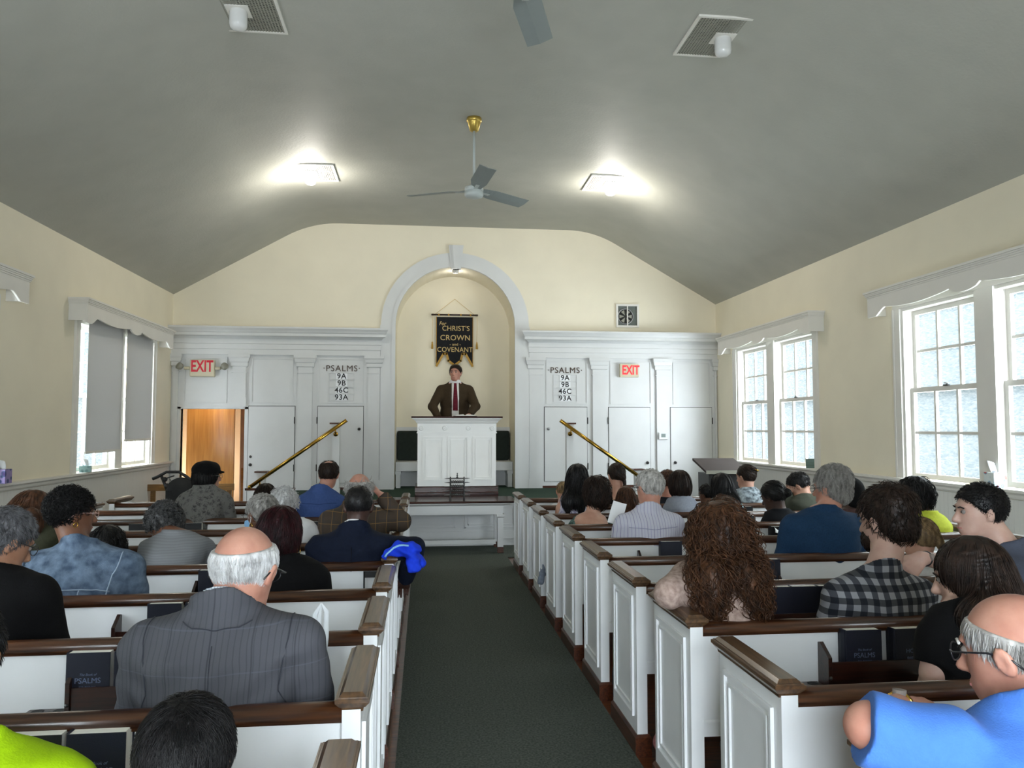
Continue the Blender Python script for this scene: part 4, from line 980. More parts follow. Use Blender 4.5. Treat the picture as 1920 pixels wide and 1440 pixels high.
def wave_lines(name, base, line, freq, width, axis='X', rough=.8, base2=None, freq2=None):
    m, t, b = nt(name); b.inputs['Roughness'].default_value = rough; b.inputs['Specular IOR Level'].default_value = .2
    co = coords(t); sp = node(t, 'SeparateXYZ'); t.links.new(co, sp.inputs[0]); cur = None
    nz = node(t, 'TexNoise', _Scale=7.0, _Detail=1); t.links.new(co, nz.inputs['Vector'])
    def lines(axn, fq, wd):
        ws = node(t, 'Math', operation='MULTIPLY_ADD'); ws.inputs[1].default_value = .02; t.links.new(nz.outputs['Fac'], ws.inputs[0]); t.links.new(sp.outputs[axn], ws.inputs[2])
        ml = node(t, 'Math', operation='MULTIPLY'); ml.inputs[1].default_value = fq; t.links.new(ws.outputs[0], ml.inputs[0])
        fr = node(t, 'Math', operation='FRACT'); t.links.new(ml.outputs[0], fr.inputs[0]); lt = node(t, 'Math', operation='LESS_THAN'); lt.inputs[1].default_value = wd; t.links.new(fr.outputs[0], lt.inputs[0]); return lt.outputs[0]
    col = None; prev = c4(base)
    for (axn, fq, wd, lc, st) in line:
        mx = node(t, 'Mix', data_type='RGBA'); l_ = lines(axn, fq, wd); sc_ = node(t, 'Math', operation='MULTIPLY'); sc_.inputs[1].default_value = st; t.links.new(l_, sc_.inputs[0])
        t.links.new(sc_.outputs[0], mx.inputs[0])
        if col is None: mx.inputs[6].default_value = prev
        else: t.links.new(col, mx.inputs[6])
        mx.inputs[7].default_value = c4(lc); col = mx.outputs[2]
    t.links.new(col, b.inputs[0])
    n2 = node(t, 'TexNoise', _Scale=240.0); t.links.new(co, n2.inputs['Vector']); bp = node(t, 'Bump', _Strength=.3, _Distance=.002); t.links.new(n2.outputs['Fac'], bp.inputs['Height']); t.links.new(bp.outputs[0], b.inputs['Normal'])
    return m
H_ = hexc
SK = dict(fair=skinm('skin_fair', H_('#ba8a75'), H_('#c79d88')), pale=skinm('skin_pale', H_('#c09a8a'), H_('#cba99a')), ruddy=skinm('skin_ruddy', H_('#b37a68'), H_('#c69480')), tan=skinm('skin_tan', H_('#9c7058'), H_('#ab8068')),
    brown=skinm('skin_brown', H_('#6d4836'), H_('#7d5641')), deep=skinm('skin_deep', H_('#3a2620'), H_('#4a3128')))
HR = dict(white=hairm('hair_white', H_('#fbf8f6'), H_('#ffffff'), .55), grey=hairm('hair_grey', H_('#8d8983'), H_('#c9c5bf'), .5), steel=hairm('hair_steel_grey', H_('#3a3a3b'), H_('#85858a')), black=hairm('hair_black', (.006,.006,.007), (.016,.014,.014), .38), dark=hairm('hair_dark_brown', H_('#1c130f'), H_('#3a2a21')),
    brown=hairm('hair_brown', H_('#3a2518'), H_('#6b4630')), auburn=hairm('hair_auburn_curls', H_('#2c1a12'), H_('#6e482f')), wine=hairm('hair_wine_red', H_('#14070a'), H_('#3f1219')), blond=hairm('hair_blond', H_('#7d6144'), H_('#b3966c')), saltp=hairm('hair_salt_pepper', H_('#262626'), H_('#7a7a7a')), lite=hairm('hair_light_grey', H_('#c2bdb6'), H_('#e9e6e1')))
CL = dict(
 greysuit=wave_lines('grey_suit_wool', H_('#4e4f55'), [('X',60,.2,H_('#3b3d44'),.5),('Z',9,.03,H_('#5a5f6a'),.4),('X',9,.04,H_('#35373e'),.6)], 0, 0),
 denim=fabric('washed_denim', H_('#4f637c'), var=.4, vs=22, col2=H_('#74869c'), bump=.5, bs=300),
 black=fabric('black_cloth', (.0022,.0022,.0028), var=.2), navy=fabric('navy_suiting', H_('#0d1527'), var=.15), blue=fabric('blue_shirting', H_('#3f568c'), var=.08),
 white=fabric('white_cotton', H_('#dcdcde'), var=.03), greyT=wave_lines('heather_grey_knit', H_('#808286'), [('Z',75,.5,H_('#6f7175'),.4)], 0, 0), olive=fabric('olive_twill', H_('#3c3d2e'), var=.15),
 shawl=None, plaidbrown=wave_lines('brown_plaid_tweed', H_('#453a31'), [('X',14,.3,H_('#3c3733'),.7),('Z',13,.3,H_('#3b3632'),.6),('X',14,.05,H_('#8b6a3c'),.7),('Z',13,.05,H_('#8b6a3c'),.6)], 0, 0),
 gingham=wave_lines('navy_white_check', H_('#8f9196'), [('X',22,.5,H_('#141a2a'),.8),('Z',20,.5,H_('#0c1018'),.8)], 0, 0),
 pink=fabric('pale_pink_blouse', H_('#9d857c'), var=.2, vs=50, col2=H_('#bba59a'), bump=.6, bs=90), polo=fabric('sky_blue_polo', H_('#4878c8'), var=.04, sheen=.05), bluegrey=fabric('blue_grey_shirt', H_('#484d5a'), var=.05),
 sweater=fabric('blue_heather_sweater', H_('#1d3856'), var=.15, vs=120), stripe=wave_lines('striped_white_shirt', H_('#c3c3d0'), [('X',48,.14,H_('#8a83b4'),.6),('X',24,.08,H_('#6e6a8e'),.6)], 0, 0),
 greendress=fabric('green_patterned_dress', H_('#243b38'), var=.5, vs=70, col2=H_('#6f8a84')), lav=fabric('lavender_print_dress', H_('#a39cc4'), var=.4, vs=35, col2=H_('#e6e4ee')), yellow=fabric('yellow_top', H_('#b4bd3c'), var=.08), neon=fabric('neon_yellow_shirt', H_('#94b905'), var=.05),
 lgrey=fabric('light_grey_top', H_('#8f94a0'), var=.08), teal=fabric('teal_print_top', H_('#2c5358'), var=.4, vs=50, col2=H_('#9ab4b8')), floral=fabric('dark_floral_top', H_('#18222e'), var=.6, vs=26, col2=H_('#b9c6cd')), dgrey=fabric('dark_grey_sweater', H_('#181a1f'), var=.15), darkolive=fabric('grey_green_shirt', H_('#3f4238'), var=.1),
 rust=fabric('brownish_rose_top', H_('#4f3a38'), var=.2), tweed=fabric('brown_tweed_jacket', H_('#3a2e1f'), var=.12, bs=300), trousers=fabric('dark_trousers', H_('#1d1e24'), var=.1), shoe=fabric('black_shoe_leather', (.012,.011,.011), rough=.4), jeans=fabric('blue_jeans', H_('#26344d'), var=.15))
def shawl_mat():
    m, t, b = nt('patterned_grey_shawl'); co = coords(t); sp = node(t, 'SeparateXYZ'); t.links.new(co, sp.inputs[0])
    v = node(t, 'TexVoronoi', _Scale=26); t.links.new(co, v.inputs['Vector']); nz = node(t, 'TexNoise', _Scale=90.0); t.links.new(co, nz.inputs['Vector'])
    rp = node(t, 'ValToRGB'); rp.color_ramp.elements[0].color = c4(H_('#1f1f22')); rp.color_ramp.elements[1].color = c4(H_('#6e6d6a')); rp.color_ramp.elements[0].position = .25; rp.color_ramp.elements[1].position = .7
    ad = node(t, 'Math', operation='MULTIPLY_ADD'); ad.inputs[1].default_value = .6; t.links.new(v.outputs['Distance'], ad.inputs[0]); t.links.new(nz.outputs['Fac'], ad.inputs[2]); 
    s2 = node(t, 'Math', operation='SUBTRACT'); s2.inputs[1].default_value = .15; t.links.new(ad.outputs[0], s2.inputs[0]); t.links.new(s2.outputs[0], rp.inputs[0]); t.links.new(rp.outputs[0], b.inputs[0]); b.inputs['Roughness'].default_value = .95; return m
CL['shawl'] = shawl_mat()
eyew = mat('eye_white', H_('#8f8680'), .2); eyed = mat('dark_iris', (.02,.015,.012), .2); lipm = mat('lips', H_('#a0605a'), .5); specm = mat('spectacle_frame', (.01,.01,.012), .3); goldj = mat('gold_jewellery', H_('#caa24e'), .2, metal=1)
lensm, _t, _b = nt('spectacle_lens'); _b.inputs['Transmission Weight'].default_value = 1; _b.inputs['Roughness'].default_value = .02; _b.inputs['IOR'].default_value = 1.02
# ================================================================== people
def hand_prims(w, fwd, up, side, s=1.0, curl=.4, res=.006):
    # w wrist, fwd towards the fingers, up = back of the hand, side = +1 when the thumb is on +cross(fwd,up)
    w = np.array(w, float); f = np.array(fwd, float); f /= np.linalg.norm(f); u = np.array(up, float); u -= f*(u@f); u /= np.linalg.norm(u); c = np.cross(f, u)*side
    fr = max(.0082*s, res*.85); pr = []
    for i, (o, L) in enumerate(((.030,.072),(.010,.080),(-.010,.074),(-.029,.058))):
        k = w+f*.085*s+c*o*s-u*(.004*abs(i-1)); pr.append(cone(w+c*o*.55*s, k, .016*s, .0125*s, .010))
        a1 = curl*.8; m = k+(f*cos(a1)-u*sin(a1))*L*.5*s; a2 = curl*2.0; e = m+(f*cos(a2)-u*sin(a2))*L*.5*s
        pr.append(cone(k, m, fr*1.12, fr, .003)); pr.append(cone(m, e, fr, fr*.85, .003))
    t0 = w+f*.02*s+c*.022*s; t1 = w+f*.055*s+c*.055*s-u*.01*s; t2 = t1+(f*.9+c*.25-u*.3)*.034*s
    pr += [cone(t0, t1, .016*s, .0115*s, .012), cone(t1, t2, fr*1.2, fr, .004)]
    return pr
def table(t, xs, ys): return np.interp(t, xs, ys)
def torso(A, N, sw, dp, back=.03, male=True, hunch=0):
    xs = [-.15,-.05,.15,.4,.62,.78,.88,.95,1.0,1.06]
    q = sw/.46
    a = np.array([.10,.165,.180,.165 if male else .15,.178 if male else .165,.188 if male else .170,.178 if male else .158,.150,.108,.070])*np.array([q]*8+[1,1])
    b = np.array([.07,.12,.125,.118,.125,.118,.098,.08,.070,.060])*np.array([dp]*8+[1,1])
    A = np.array(A, float); N = np.array(N, float)
    def f(x, y, z):
        t = (z-A[2])/(N[2]-A[2]); tc = np.clip(t, -.15, 1.06)
        cx = A[0]+(N[0]-A[0])*tc**2; cy = A[1]+(N[1]-A[1])*tc-back*np.sin(np.clip(tc,0,1)*pi)+hunch*np.clip(tc-.6,0,1)
        aa = table(tc, xs, a); bb = table(tc, xs, b); r = np.sqrt(((x-cx)/aa)**2+((y-cy)/bb)**2)
        d = (r-1)*np.minimum(aa, bb)*.92
        return np.maximum(d, np.maximum((-.15-t)*(N[2]-A[2]), (t-1.06)*(N[2]-A[2])))
    w = .24*q; return Prim(f, [min(A[0],N[0])-w, min(A[1],N[1])-.24, A[2]-.12], [max(A[0],N[0])+w, max(A[1],N[1])+.24, N[2]+.06], .02)
def seam(prims, pts, r, m, parent, grow=0, name='seam', n=26):
    P = np.array(pts, float); t = np.linspace(0, len(P)-1, n); P = np.stack([np.interp(t, np.arange(len(P)), P[:,i]) for i in range(3)], 1)
    for _ in range(6): P = P-fgrad(prims, P)*(fval(prims, P, grow)-r*.5-.003)[:,None]*.9
    return MB().tube([tuple(p) for p in P], r, 5).build(name, m, parent)
PEOPLE = []
def person(label, Yrow, hx, ytop, bx, sw, skin='fair', hair='short', hc='dark', top='black', topname='shirt', hs=1.0, dY=.20, byaw=0, yaw=0, pitch=-5, roll=0, ht=None,
           dz=0, yc=None, arms=None, sleeve='long', dp=1.0, male=True, amp=.003, glasses=False, collar=None, grow=.012, seat=.445, bottoms='trousers', dyN=-.05, standing=False, extra=None, hl=.2, nstr=None, name='person', back=.03, beard=None, neckdrop=.168, hunch=0, hands=True, neckcut=.5, elb=None, seed=None, ldx=0, ctilt=.62, cup=0):
    Yh = Yrow+dY; Hw = at(hx, ytop, Yh); far = Yh > 4.9; mid = Yh > 2.75
    res = .0105 if far else (.0075 if mid else .006); hres = .007 if far else (.0055 if mid else .0042)
    ht = ht if ht is not None else dict(short=.011, full=.013, buzz=.005, bald=.008, spot=.010, afro=.018, bob=.014, long=.012, curly=.024, bun=.012, pony=.012, cap=.02, none=0, messy=.025).get(hair, .014)
    M_w = rotm(yaw, pitch, roll); rng = np.random.default_rng(seed or (int(abs(hx)*7+ytop*13) % 9973))
    topz = max((M_w@np.array([0, y*.0, .116]))[2] for y in (0,)); topz = max(topz, .105)
    Hz = Hw.z-(topz*hs+ht*.9); Hw = Vector((Hw.x, Yh, Hz))
    Nz = (at(bx, yc, Yh+dyN-.05).z-(.078 if collar in ('jacket','shirt','polo') else .052) if yc else Hz-neckdrop*hs)+dz
    Bx = at(bx, ytop+80, Yh+dyN).x; Py = Yrow+.19 if not standing else Yrow
    E = empty(name, (Bx, Py, 0 if not standing else PZ), rad(byaw), label, 'person')
    Ri = Matrix.Rotation(-rad(byaw), 3, 'Z'); org = Vector((Bx, Py, E.location.z))
    loc = lambda v: np.array(Ri @ (Vector(v)-org)); ldir = lambda v: np.array(Ri @ Vector(v))
    H = loc(Hw); N = loc((Bx, Yh+dyN, Nz)); Mx = np.array(Ri) @ M_w
    A = np.array([0, 0, seat+.10]) if not standing else np.array([0, 0, .98])
    hp = lambda x, y, z: H+Mx@np.array([x, y, z])*hs
    # ---- skin
    hd = [ell(hp(0,-.012,.026), np.array([.076,.097,.090])*hs, Mx, .02), ell(hp(0,.022,-.03), np.array([.062,.070,.084])*hs, Mx, .03), ell(hp(0,.046,-.088), np.array([.040,.040,.032])*hs, Mx, .035),
          cone(hp(0,-.028,-.045), N+np.array([0,-.004,-.03]), .055*hs, (.066 if male else .056)*min(hs,1.05), .03)]
    facing = True
    if facing:
        hd += [cone(hp(0,.088,.008), hp(0,.110,-.036), .007*hs, .0125*hs, .012), ell(hp(0,.096,-.040), np.array([.018,.012,.009])*hs, Mx, .008), ell(hp(0,.078,.026), np.array([.048,.018,.011])*hs, Mx, .014),
               ell(hp(-.031,.100,.004), np.array([.018,.016,.011])*hs, Mx, .012, sub=True), ell(hp(.031,.100,.004), np.array([.018,.016,.011])*hs, Mx, .012, sub=True),
               ell(hp(0,.086,-.066), np.array([.024,.012,.0075])*hs, Mx, .006), ell(hp(0,.086,-.077), np.array([.021,.011,.007])*hs, Mx, .006)]
    for s in (-1, 1):
        er = np.array(Mx)@rotm(0, -12, s*14)
        hd += [ell(hp(s*.081,-.010,-.010), np.array([.009,.019,.032])*hs, er, .008), ell(hp(s*.091,-.006,-.010), np.array([.006,.010,.019])*hs, er, .005, sub=True)]
    body = list(hd); tor = torso(A, N, sw, dp, back, male, hunch); body.append(Prim(tor.f, tor.lo, tor.hi, .03))
    q = sw/.46; limbs = {}
    for s, sd in ((-1,'L'),(1,'R')):
        S = N+np.array([s*(sw*.5-.062), .0-.005, -.098]); e = elb or {}
        if arms and sd in arms:
            a_ = arms[sd]; El, Wr = loc(a_[0]), loc(a_[1]); fw = ldir(a_[2]) if len(a_) > 2 else Wr-El; up = ldir(a_[3]) if len(a_) > 3 else np.array([0,0,1.]); cu = a_[4] if len(a_) > 4 else .4
            if len(a_) > 5: S = S+ldir(a_[5])
        else:
            El = S+np.array([s*.035, .07, -.27*min(1,hs)]); Wr = np.array([s*.085, El[1]+.24, max(seat+.17, El[2]-.03)]); fw = np.array([-s*.5,.8,-.2]); up = np.array([0,0,1.]); cu = .35
            if standing: Wr = El+np.array([0,.12,-.22])
        ra = (.050 if male else .044)*q**.5*dp**.5
        limbs[sd] = (S, El, Wr, ra); body += [cone(S, El, ra, ra*.84, .03), cone(El, Wr, ra*.84, .029, .02)]
        if hands: body += hand_prims(Wr, fw, up, -s, hs, cu, res)
    legs = []
    if standing:
        for s in (-1, 1): legs += [cone((s*.09,0,.9), (s*.1,.01,.48), .085, .06, .03), cone((s*.1,.01,.48), (s*.1,-.01,.10), .06, .045, .02)]
        legs.append(ell((0,0,.92), (.165,.12,.13), None, .04))
    else:
        legs.append(ell((0,.01,seat+.085), (.17*q,.13,.105), None, .04)); sc = min(1, hs)
        for s in (-1, 1):
            kx = s*.12+ldx; Kn = (kx, .40*sc, seat+.085); An = (kx, .36*sc, .12 if hs > .9 else .25)
            legs += [cone((s*.09+ldx*.5,.03,seat+.075), Kn, .078, .056, .03), cone(Kn, An, .056, .042, .02)]
    V, F = nets(*grid(body, res if not far else .009), res if not far else .009)
    # refine: head is meshed at its own finer spacing in the same surface
    bo = np_mesh('body', V, F, SK[skin], E)
    # ---- clothes
    up_pr = [Prim(tor.f, tor.lo, tor.hi, .03)]; z = N[2]
    slf = {'long': 1.95, 'short': .62, 'half': .97, 'none': .06, 'elbow': 1.25}[sleeve]
    for sd in limbs:
        S, El, Wr, ra = limbs[sd]; rs = ra*1.06
        if slf >= 1:
            u_ = min(1, slf-1); c_ = El+(Wr-El)*u_; nn = (Wr-El)/np.linalg.norm(Wr-El)
            up_pr += [cone(S, El, rs*1.06, rs*.92, .03), cone(El, c_, rs*.95, rs*.95-(rs*.95-.036)*u_, .02, clips=[(c_, nn)])]
        elif slf > .1:
            c_ = S+(El-S)*slf; nn = (El-S)/np.linalg.norm(El-S); up_pr += [cone(S, El, rs*1.1, rs*1.06, .03, clips=[(c_, nn)])]
        else:
            nn = np.array([1 if sd == 'R' else -1, 0, .2]); up_pr[0] = clipped(up_pr[0], (S+nn*.0, nn))
            up_pr[0].k = .03
    ph = rng.random(4)*6
    def disp(x, y, zz):
        d = amp*np.sin(21*zz+5*np.sin(8*x+ph[0])+ph[1])*np.sin(13*x+5*np.sin(9*zz+ph[2])+6*y)
        if not far: d = d+amp*.5*np.sin(47*zz+11*x+4*np.sin(15*x+ph[3]))*np.cos(19*x-14*y)
        return d
    ncl = (N+np.array([0, -.02, .016 if collar != 'open' else -.10]), (np.array([0, neckcut, 1.])/math.hypot(1, neckcut)))
    if collar == 'jacket' or collar == 'shirt' or collar == 'polo':
        r0 = .070 if collar == 'jacket' else .064; r0 *= min(hs, 1.05)
        ctop = N+np.array([0, -.006, .034]); up_pr.append(cone(N+np.array([0,.0,-.03]), ctop+np.array([0,0,.05]), r0*1.16, r0*1.0, .025))
        ncl = (ctop+np.array([0, 0, cup-.016]), np.array([0, ctilt, 1.])/math.hypot(1, ctilt))
    up_pr[0] = clipped(up_pr[0], ncl)
    if collar in ('jacket','shirt','polo'): up_pr[-1] = clipped(up_pr[-1], ncl)
    D, lo = grid(up_pr, res, grow, disp, [(A+np.array([0,0,-.05 if not standing else -.16]), np.array([0,0,-1.]))]); V, F = nets(D, lo, res)
    tm = top if not isinstance(top, str) else CL[top]
    sh = np_mesh(topname, V, F, tm, E)
    D, lo = grid(legs, .012, .008, None, []); V, F = nets(D, lo, .012); np_mesh('trousers' if male else 'skirt', V, F, CL[bottoms], E)
    for s in (-1, 1):
        if standing: an = np.array((s*.1,-.01,.05))
        else: sc = min(1, hs); an = np.array((s*.12+ldx, .36*sc, .06 if hs > .9 else .19))
        V, F = nets(*grid([ell(an+np.array([0,.06,-.018]), (.043,.125,.036), None, .03), ell(an+np.array([0,-.01,.02]), (.04,.05,.06), None, .03)], .012), .012); np_mesh('shoe', V, F, CL['shoe'], E)
    if collar == 'jacket':      # shirt collar showing above the jacket
        c = N+np.array([0,-.006,.047]); pr = [cone(N+np.array([0,.0,.0]), c+np.array([0,0,.05]), .064*min(hs,1.05), .060*min(hs,1.05), .01)]
        V, F = nets(*grid(pr, .006, 0, None, [(c, np.array([0,.62,1.])/math.hypot(1,.62)), (N+np.array([0,0,.01]), np.array([0,0,-1.]))]), .006) if 0 else nets(*grid([Prim(pr[0].f, pr[0].lo, pr[0].hi, .01, False, [(c, np.array([0,.62,1.])/math.hypot(1,.62))])], .006), .006)
        np_mesh('shirt_collar', V, F, CL['white'] if extra is None or 'collarmat' not in extra else extra['collarmat'], E)
    # ---- hair
    hm = HR[hc] if isinstance(hc, str) else hc; cran = lambda t, k=.02: [ell(hp(0,-.014,.028), (np.array([.076,.096,.089])*hs+t), Mx, k)]
    dirv = lambda v: Mx@np.array(v, float)
    lineA = (hp(0,.082,.066), dirv([0,.68,-.73])); nape = (hp(0,-.09,-.078), dirv([0,-.25,-1])/np.linalg.norm([.25,1]))
    extraV = []; hair_ob = None; out = None
    facesub = ell(hp(0,.105,-.045), np.array([.060,.075,.098])*hs, Mx, .012, sub=True)
    if hair not in ('none',):
        hpr = cran(ht); clips = [lineA, nape]; sfp = cran(ht); crown = hp(0,-.055,.10); ss = dict(length=.022, down=.25, lift=.006, r=.0010, nseg=4); ns = 1500
        if hair == 'full':
            hpr += [ell(hp(0,-.03,.055), (np.array([.080,.096,.085])*hs+ht*.7), Mx, .02), ell(hp(0,-.055,-.03), np.array([.072,.058,.06])*hs+ht*.4, Mx, .03)]; sfp = list(hpr); ss = dict(length=.032, down=.3, lift=.008, r=.0012, nseg=5, jit=.35); ns = 1900
        elif hair == 'buzz': ss = dict(length=.010, down=.3, lift=.003, r=.0008, nseg=3); ns = 900
        elif hair in ('bald',):
            bz = hl; clips.append((hp(0,-.0,bz), dirv([0,-.33,.94]))); ss = dict(length=.030, down=.9, lift=.004, r=.0010, nseg=5, jit=.15); ns = 1500; crown = hp(0,-.02,.12)
        elif hair == 'spot': hpr.append(ell(hp(0,-.045,.125), np.array([.042,.045,.045])*hs, Mx, .01, sub=True)); ss = dict(length=.03, down=.4, lift=.004, r=.001, nseg=4)
        elif hair == 'afro':
            hpr += [ell(hp(0,-.03,.035), (np.array([.078,.09,.09])*hs+ht*.8), Mx, .02)]; sfp = list(hpr); ss = dict(length=.03, down=.1, lift=.010, r=.0016, nseg=8, curl=.006, cfreq=420, jit=.9); ns = 2300
        elif hair in ('bob','long','curly','messy'):
            w = 1.0 if hair != 'curly' else 1.12; zl = -.045 if hair != 'messy' else -.03
            hpr = [ell(hp(0,-.018,.026), (np.array([.078,.097,.089])*hs*w+ht), Mx, .02), ell(hp(0,-.038,zl), np.array([.082*w,.075,.085])*hs+ht*.6, Mx, .05)]
            if hair in ('long','curly'):
                z1 = N[2]-hl+.08; e = N+np.array([0,-.105*dp,0]); e[2] = max(z1, .6); m_ = N+np.array([0,-.085,-.03])
                r0, r1 = (.078, .052) if hair == 'long' else (.098, .085)
                for sx_ in (-1, 1):
                    o = np.array([sx_*(.038 if hair == 'long' else .065), 0, 0]); hpr += [cone(hp(sx_*.03,-.05,-.05), m_+o, r0*.8, r0*.75, .05), cone(m_+o, e+o*1.25, r0*.75, r1*.7, .05)]
            clips = []; sfp = list(hpr); hpr.append(facesub); crown = hp(0,-.03,.11)
            ss = dict(length=.11 if hair == 'bob' else .22, down=.75, lift=.008, r=.0014, nseg=9, jit=.12); ns = 1400
            if hair == 'curly': ss = dict(length=.20, down=.8, lift=.022, r=.0019, nseg=26, curl=.011, cfreq=115, jit=.25); ns = 1500
            if hair == 'messy': ss = dict(length=.11, down=.6, lift=.018, r=.0016, nseg=12, curl=.006, cfreq=70, jit=.4)
            if extra and 'curl' in extra: ss.update(curl=extra['curl'][0], cfreq=extra['curl'][1], nseg=18, lift=.015)
        elif hair in ('bun','pony'):
            if hair == 'bun': bc = hp(*(extra or {}).get('bun', (0,-.125,.03))); hpr.append(ell(bc, np.array([.036,.032,.034])*hs, Mx, .02))
            else: hpr.append(cone(hp(0,-.12,.0), hp(.005,-.15,-.10), .022, .016, .02)); hpr.append(cone(hp(.005,-.15,-.10), hp(.01,-.135,-.19), .018, .008, .02))
            clips = []; lp = [clipped(hpr[0], lineA, nape)]+hpr[1:]; sfp = list(hpr); hpr = lp; crown = hp(0,.09,.09); ss = dict(length=.05, down=.1, lift=.002, r=.001, nseg=5, jit=.08); ns = 1000
        if extra and 'ss' in extra: ss.update(extra['ss'])
        rr = hres if not far else .008
        def hd_(x, y, zz): return .0022*np.sin(90*x+30*np.sin(20*zz))*np.sin(70*y+25*zz)
        D, lo = grid(hpr, rr, 0, hd_ if hair not in ('buzz','cap') else None, clips); V, F = nets(D, lo, rr)
        ex = None
        if len(V) and hair != 'cap':
            ns = nstr or int(ns*(.35 if far else (.7 if mid else 1.5))); ss['r'] *= 1.9 if far else (1.25 if mid else 1.0)
            ok = V[np.abs(fval(sfp, V)) < .0045]; ok = ok if len(ok) > 50 else V
            ids = rng.integers(0, len(ok), ns); ex = strands(sfp, ok[ids], crown, rng=rng, **ss)
        if hair != 'cap': hair_ob = np_mesh('hair', V, F, hm, E, extra=ex)
        elif hair == 'cap': pass
        out = sfp
    if beard:
        pr = [ell(hp(0,.040,-.075), np.array([.058,.066,.058])*hs, Mx, .01)]; V, F = nets(*grid(pr, hres, 0, None, [(hp(0,.05,-.045), dirv([0,-.3,1])), (hp(0,.01,0), dirv([0,-1,0]))]), hres)
        ex = strands(pr, V[rng.integers(0, len(V), 500)], hp(0,.05,.02), .018, .0012, 4, .8, .004, rng=rng); np_mesh('beard', V, F, HR[beard], E, extra=ex)
    # ---- eyes and brows
    if abs(((yaw+180) % 360)-180) > 20 or standing or (extra and 'eyes' in extra):
        for s in (-1, 1):
            e_ = MB().ball(tuple(hp(s*.031,.081,.003)), .0105*hs, 12, 8).build('eye', eyew, E)
            MB().ball(tuple(hp(s*.031,.0895,.002)), (.0048*hs,)*3, 8, 6).build('iris', eyed, e_)
            MB().tube([tuple(hp(s*.014,.096,.020)), tuple(hp(s*.032,.096,.025)), tuple(hp(s*.048,.086,.019))], .0032*hs, 5).build('eyebrow', hm, E)
        MB().tube([tuple(hp(-.021,.090,-.0715)), tuple(hp(0,.0985,-.071)), tuple(hp(.021,.090,-.0715))], .0035*hs, 6).build('lips', lipm, E)
    if glasses:
        g = MB(); 
        for s in (-1, 1):
            g.tube([tuple(hp(s*.033+.025*cos(a), .106-.004*abs(cos(a)), .0+.019*sin(a))) for a in [2*pi*i/18 for i in range(18)]], .0016*hs*(1.4 if far else 1), 5, closed=True)
            g.tube([tuple(hp(s*.057,.103,.006)), tuple(hp(s*.078,.09,.006)), tuple(hp(s*.086,.02,.008)), tuple(hp(s*.085,-.02,-.0)), tuple(hp(s*.078,-.045,-.025))], .0022*hs, 6)
        g.tube([tuple(hp(-.009,.108,.004)), tuple(hp(.009,.108,.004))], .0015, 5)
        gl = g.build('glasses', specm if glasses is True else glasses, E)
    R = dict(E=E, hp=hp, M=Mx, N=N, A=A, H=H, up=up_pr, body=body, hs=hs, limbs=limbs, grow=grow, sh=sh, rng=rng, far=far, hair=hair_ob, hres=hres, loc=loc, sw=sw, hairp=out)
    PEOPLE.append(R); return R
L_, Rr = yL, yR
# ---------------- left-hand pews
p = person('bald man with white side hair in a grey suit jacket, near left pew', L_(0), 461, 988, 424, .55, 'ruddy', 'bald', 'white', 'greysuit', 'jacket', hs=1.10, dY=.21, yaw=-14, pitch=-16, hl=.068, glasses=True, collar='jacket', dp=1.12, amp=.0055, ht=.008, yc=1100, extra=dict(collarmat=wave_lines('blue_check_collar', H_('#e4e6ec'), [('X',120,.4,H_('#8fa3bd'),.6),('Z',120,.4,H_('#8fa3bd'),.4)],0,0)))
E_, N_ = p['E'], p['N']
dk = fabric('dark_seam_thread', H_('#3a3c44'), bump=0)
seam(p['up'], [(N_[0],-.22,N_[2]-.03),(N_[0],-.25,N_[2]-.2),(0,-.25,.62),(0,-.25,.5)], .0016, dk, p['sh'], p['grow'])
seam(p['up'], [(N_[0]-.10,-.12,N_[2]+.0),(N_[0]-.07,-.16,N_[2]-.005),(N_[0],-.18,N_[2]-.012),(N_[0]+.07,-.16,N_[2]-.005),(N_[0]+.10,-.12,N_[2])], .0016, dk, p['sh'], p['grow'])
for s in (-1, 1):
    S = p['limbs']['L' if s < 0 else 'R'][0]; seam(p['up'], [(S[0]-s*.02,-.02,S[2]+.12),(S[0]-s*.012,-.16,S[2]+.03),(S[0]-s*.01,-.2,S[2]-.10),(S[0]-s*.0,-.12,S[2]-.16)], .0018, dk, p['sh'], p['grow'])
p = person('child with thick black hair at the bottom edge left of the aisle', L_(-1), 352, 1311, 352, .36, 'tan', 'short', 'black', 'dgrey', hs=1.0, dY=.25, pitch=-14, ht=.014, nstr=5200, extra=dict(ss=dict(length=.045, down=.25, lift=.006, r=.0009, nseg=6)))
p = person('person in a neon yellow shirt at the lower left corner', L_(-1), -88, 1120, -75, .50, 'tan', 'short', 'black', 'neon', hs=1.0, dY=.22, yaw=0, collar='shirt', yc=1340)
p = person('man in a black suit with salt and pepper hair at the left edge', L_(1), 10, 958, -22, .50, 'tan', 'short', 'steel', 'black', 'jacket', dY=.22, yaw=-38, pitch=-24, ht=.014, glasses=True, yc=1046, nstr=2600, extra=dict(ss=dict(length=.018, down=.2, lift=.008, r=.0010)))
p = person('person in a light denim jacket with short black curls and glasses', L_(2), 138, 918, 152, .545, 'brown', 'afro', 'black', 'denim', 'jacket', hs=.95, ht=.004, dY=.24, yaw=-48, pitch=-4, glasses=mat('clear_pink_frame', H_('#c9a39a'), .2), collar='shirt', dp=1.2, amp=.005, yc=996)
N_ = p['N']; dn = fabric('denim_stitching', H_('#93a2b4'), bump=0)
seam(p['up'], [(N_[0]-.21,-.16,N_[2]-.19),(N_[0]-.1,-.24,N_[2]-.155),(N_[0],-.26,N_[2]-.15),(N_[0]+.1,-.24,N_[2]-.155),(N_[0]+.21,-.16,N_[2]-.19)], .003, dn, p['sh'], p['grow'])
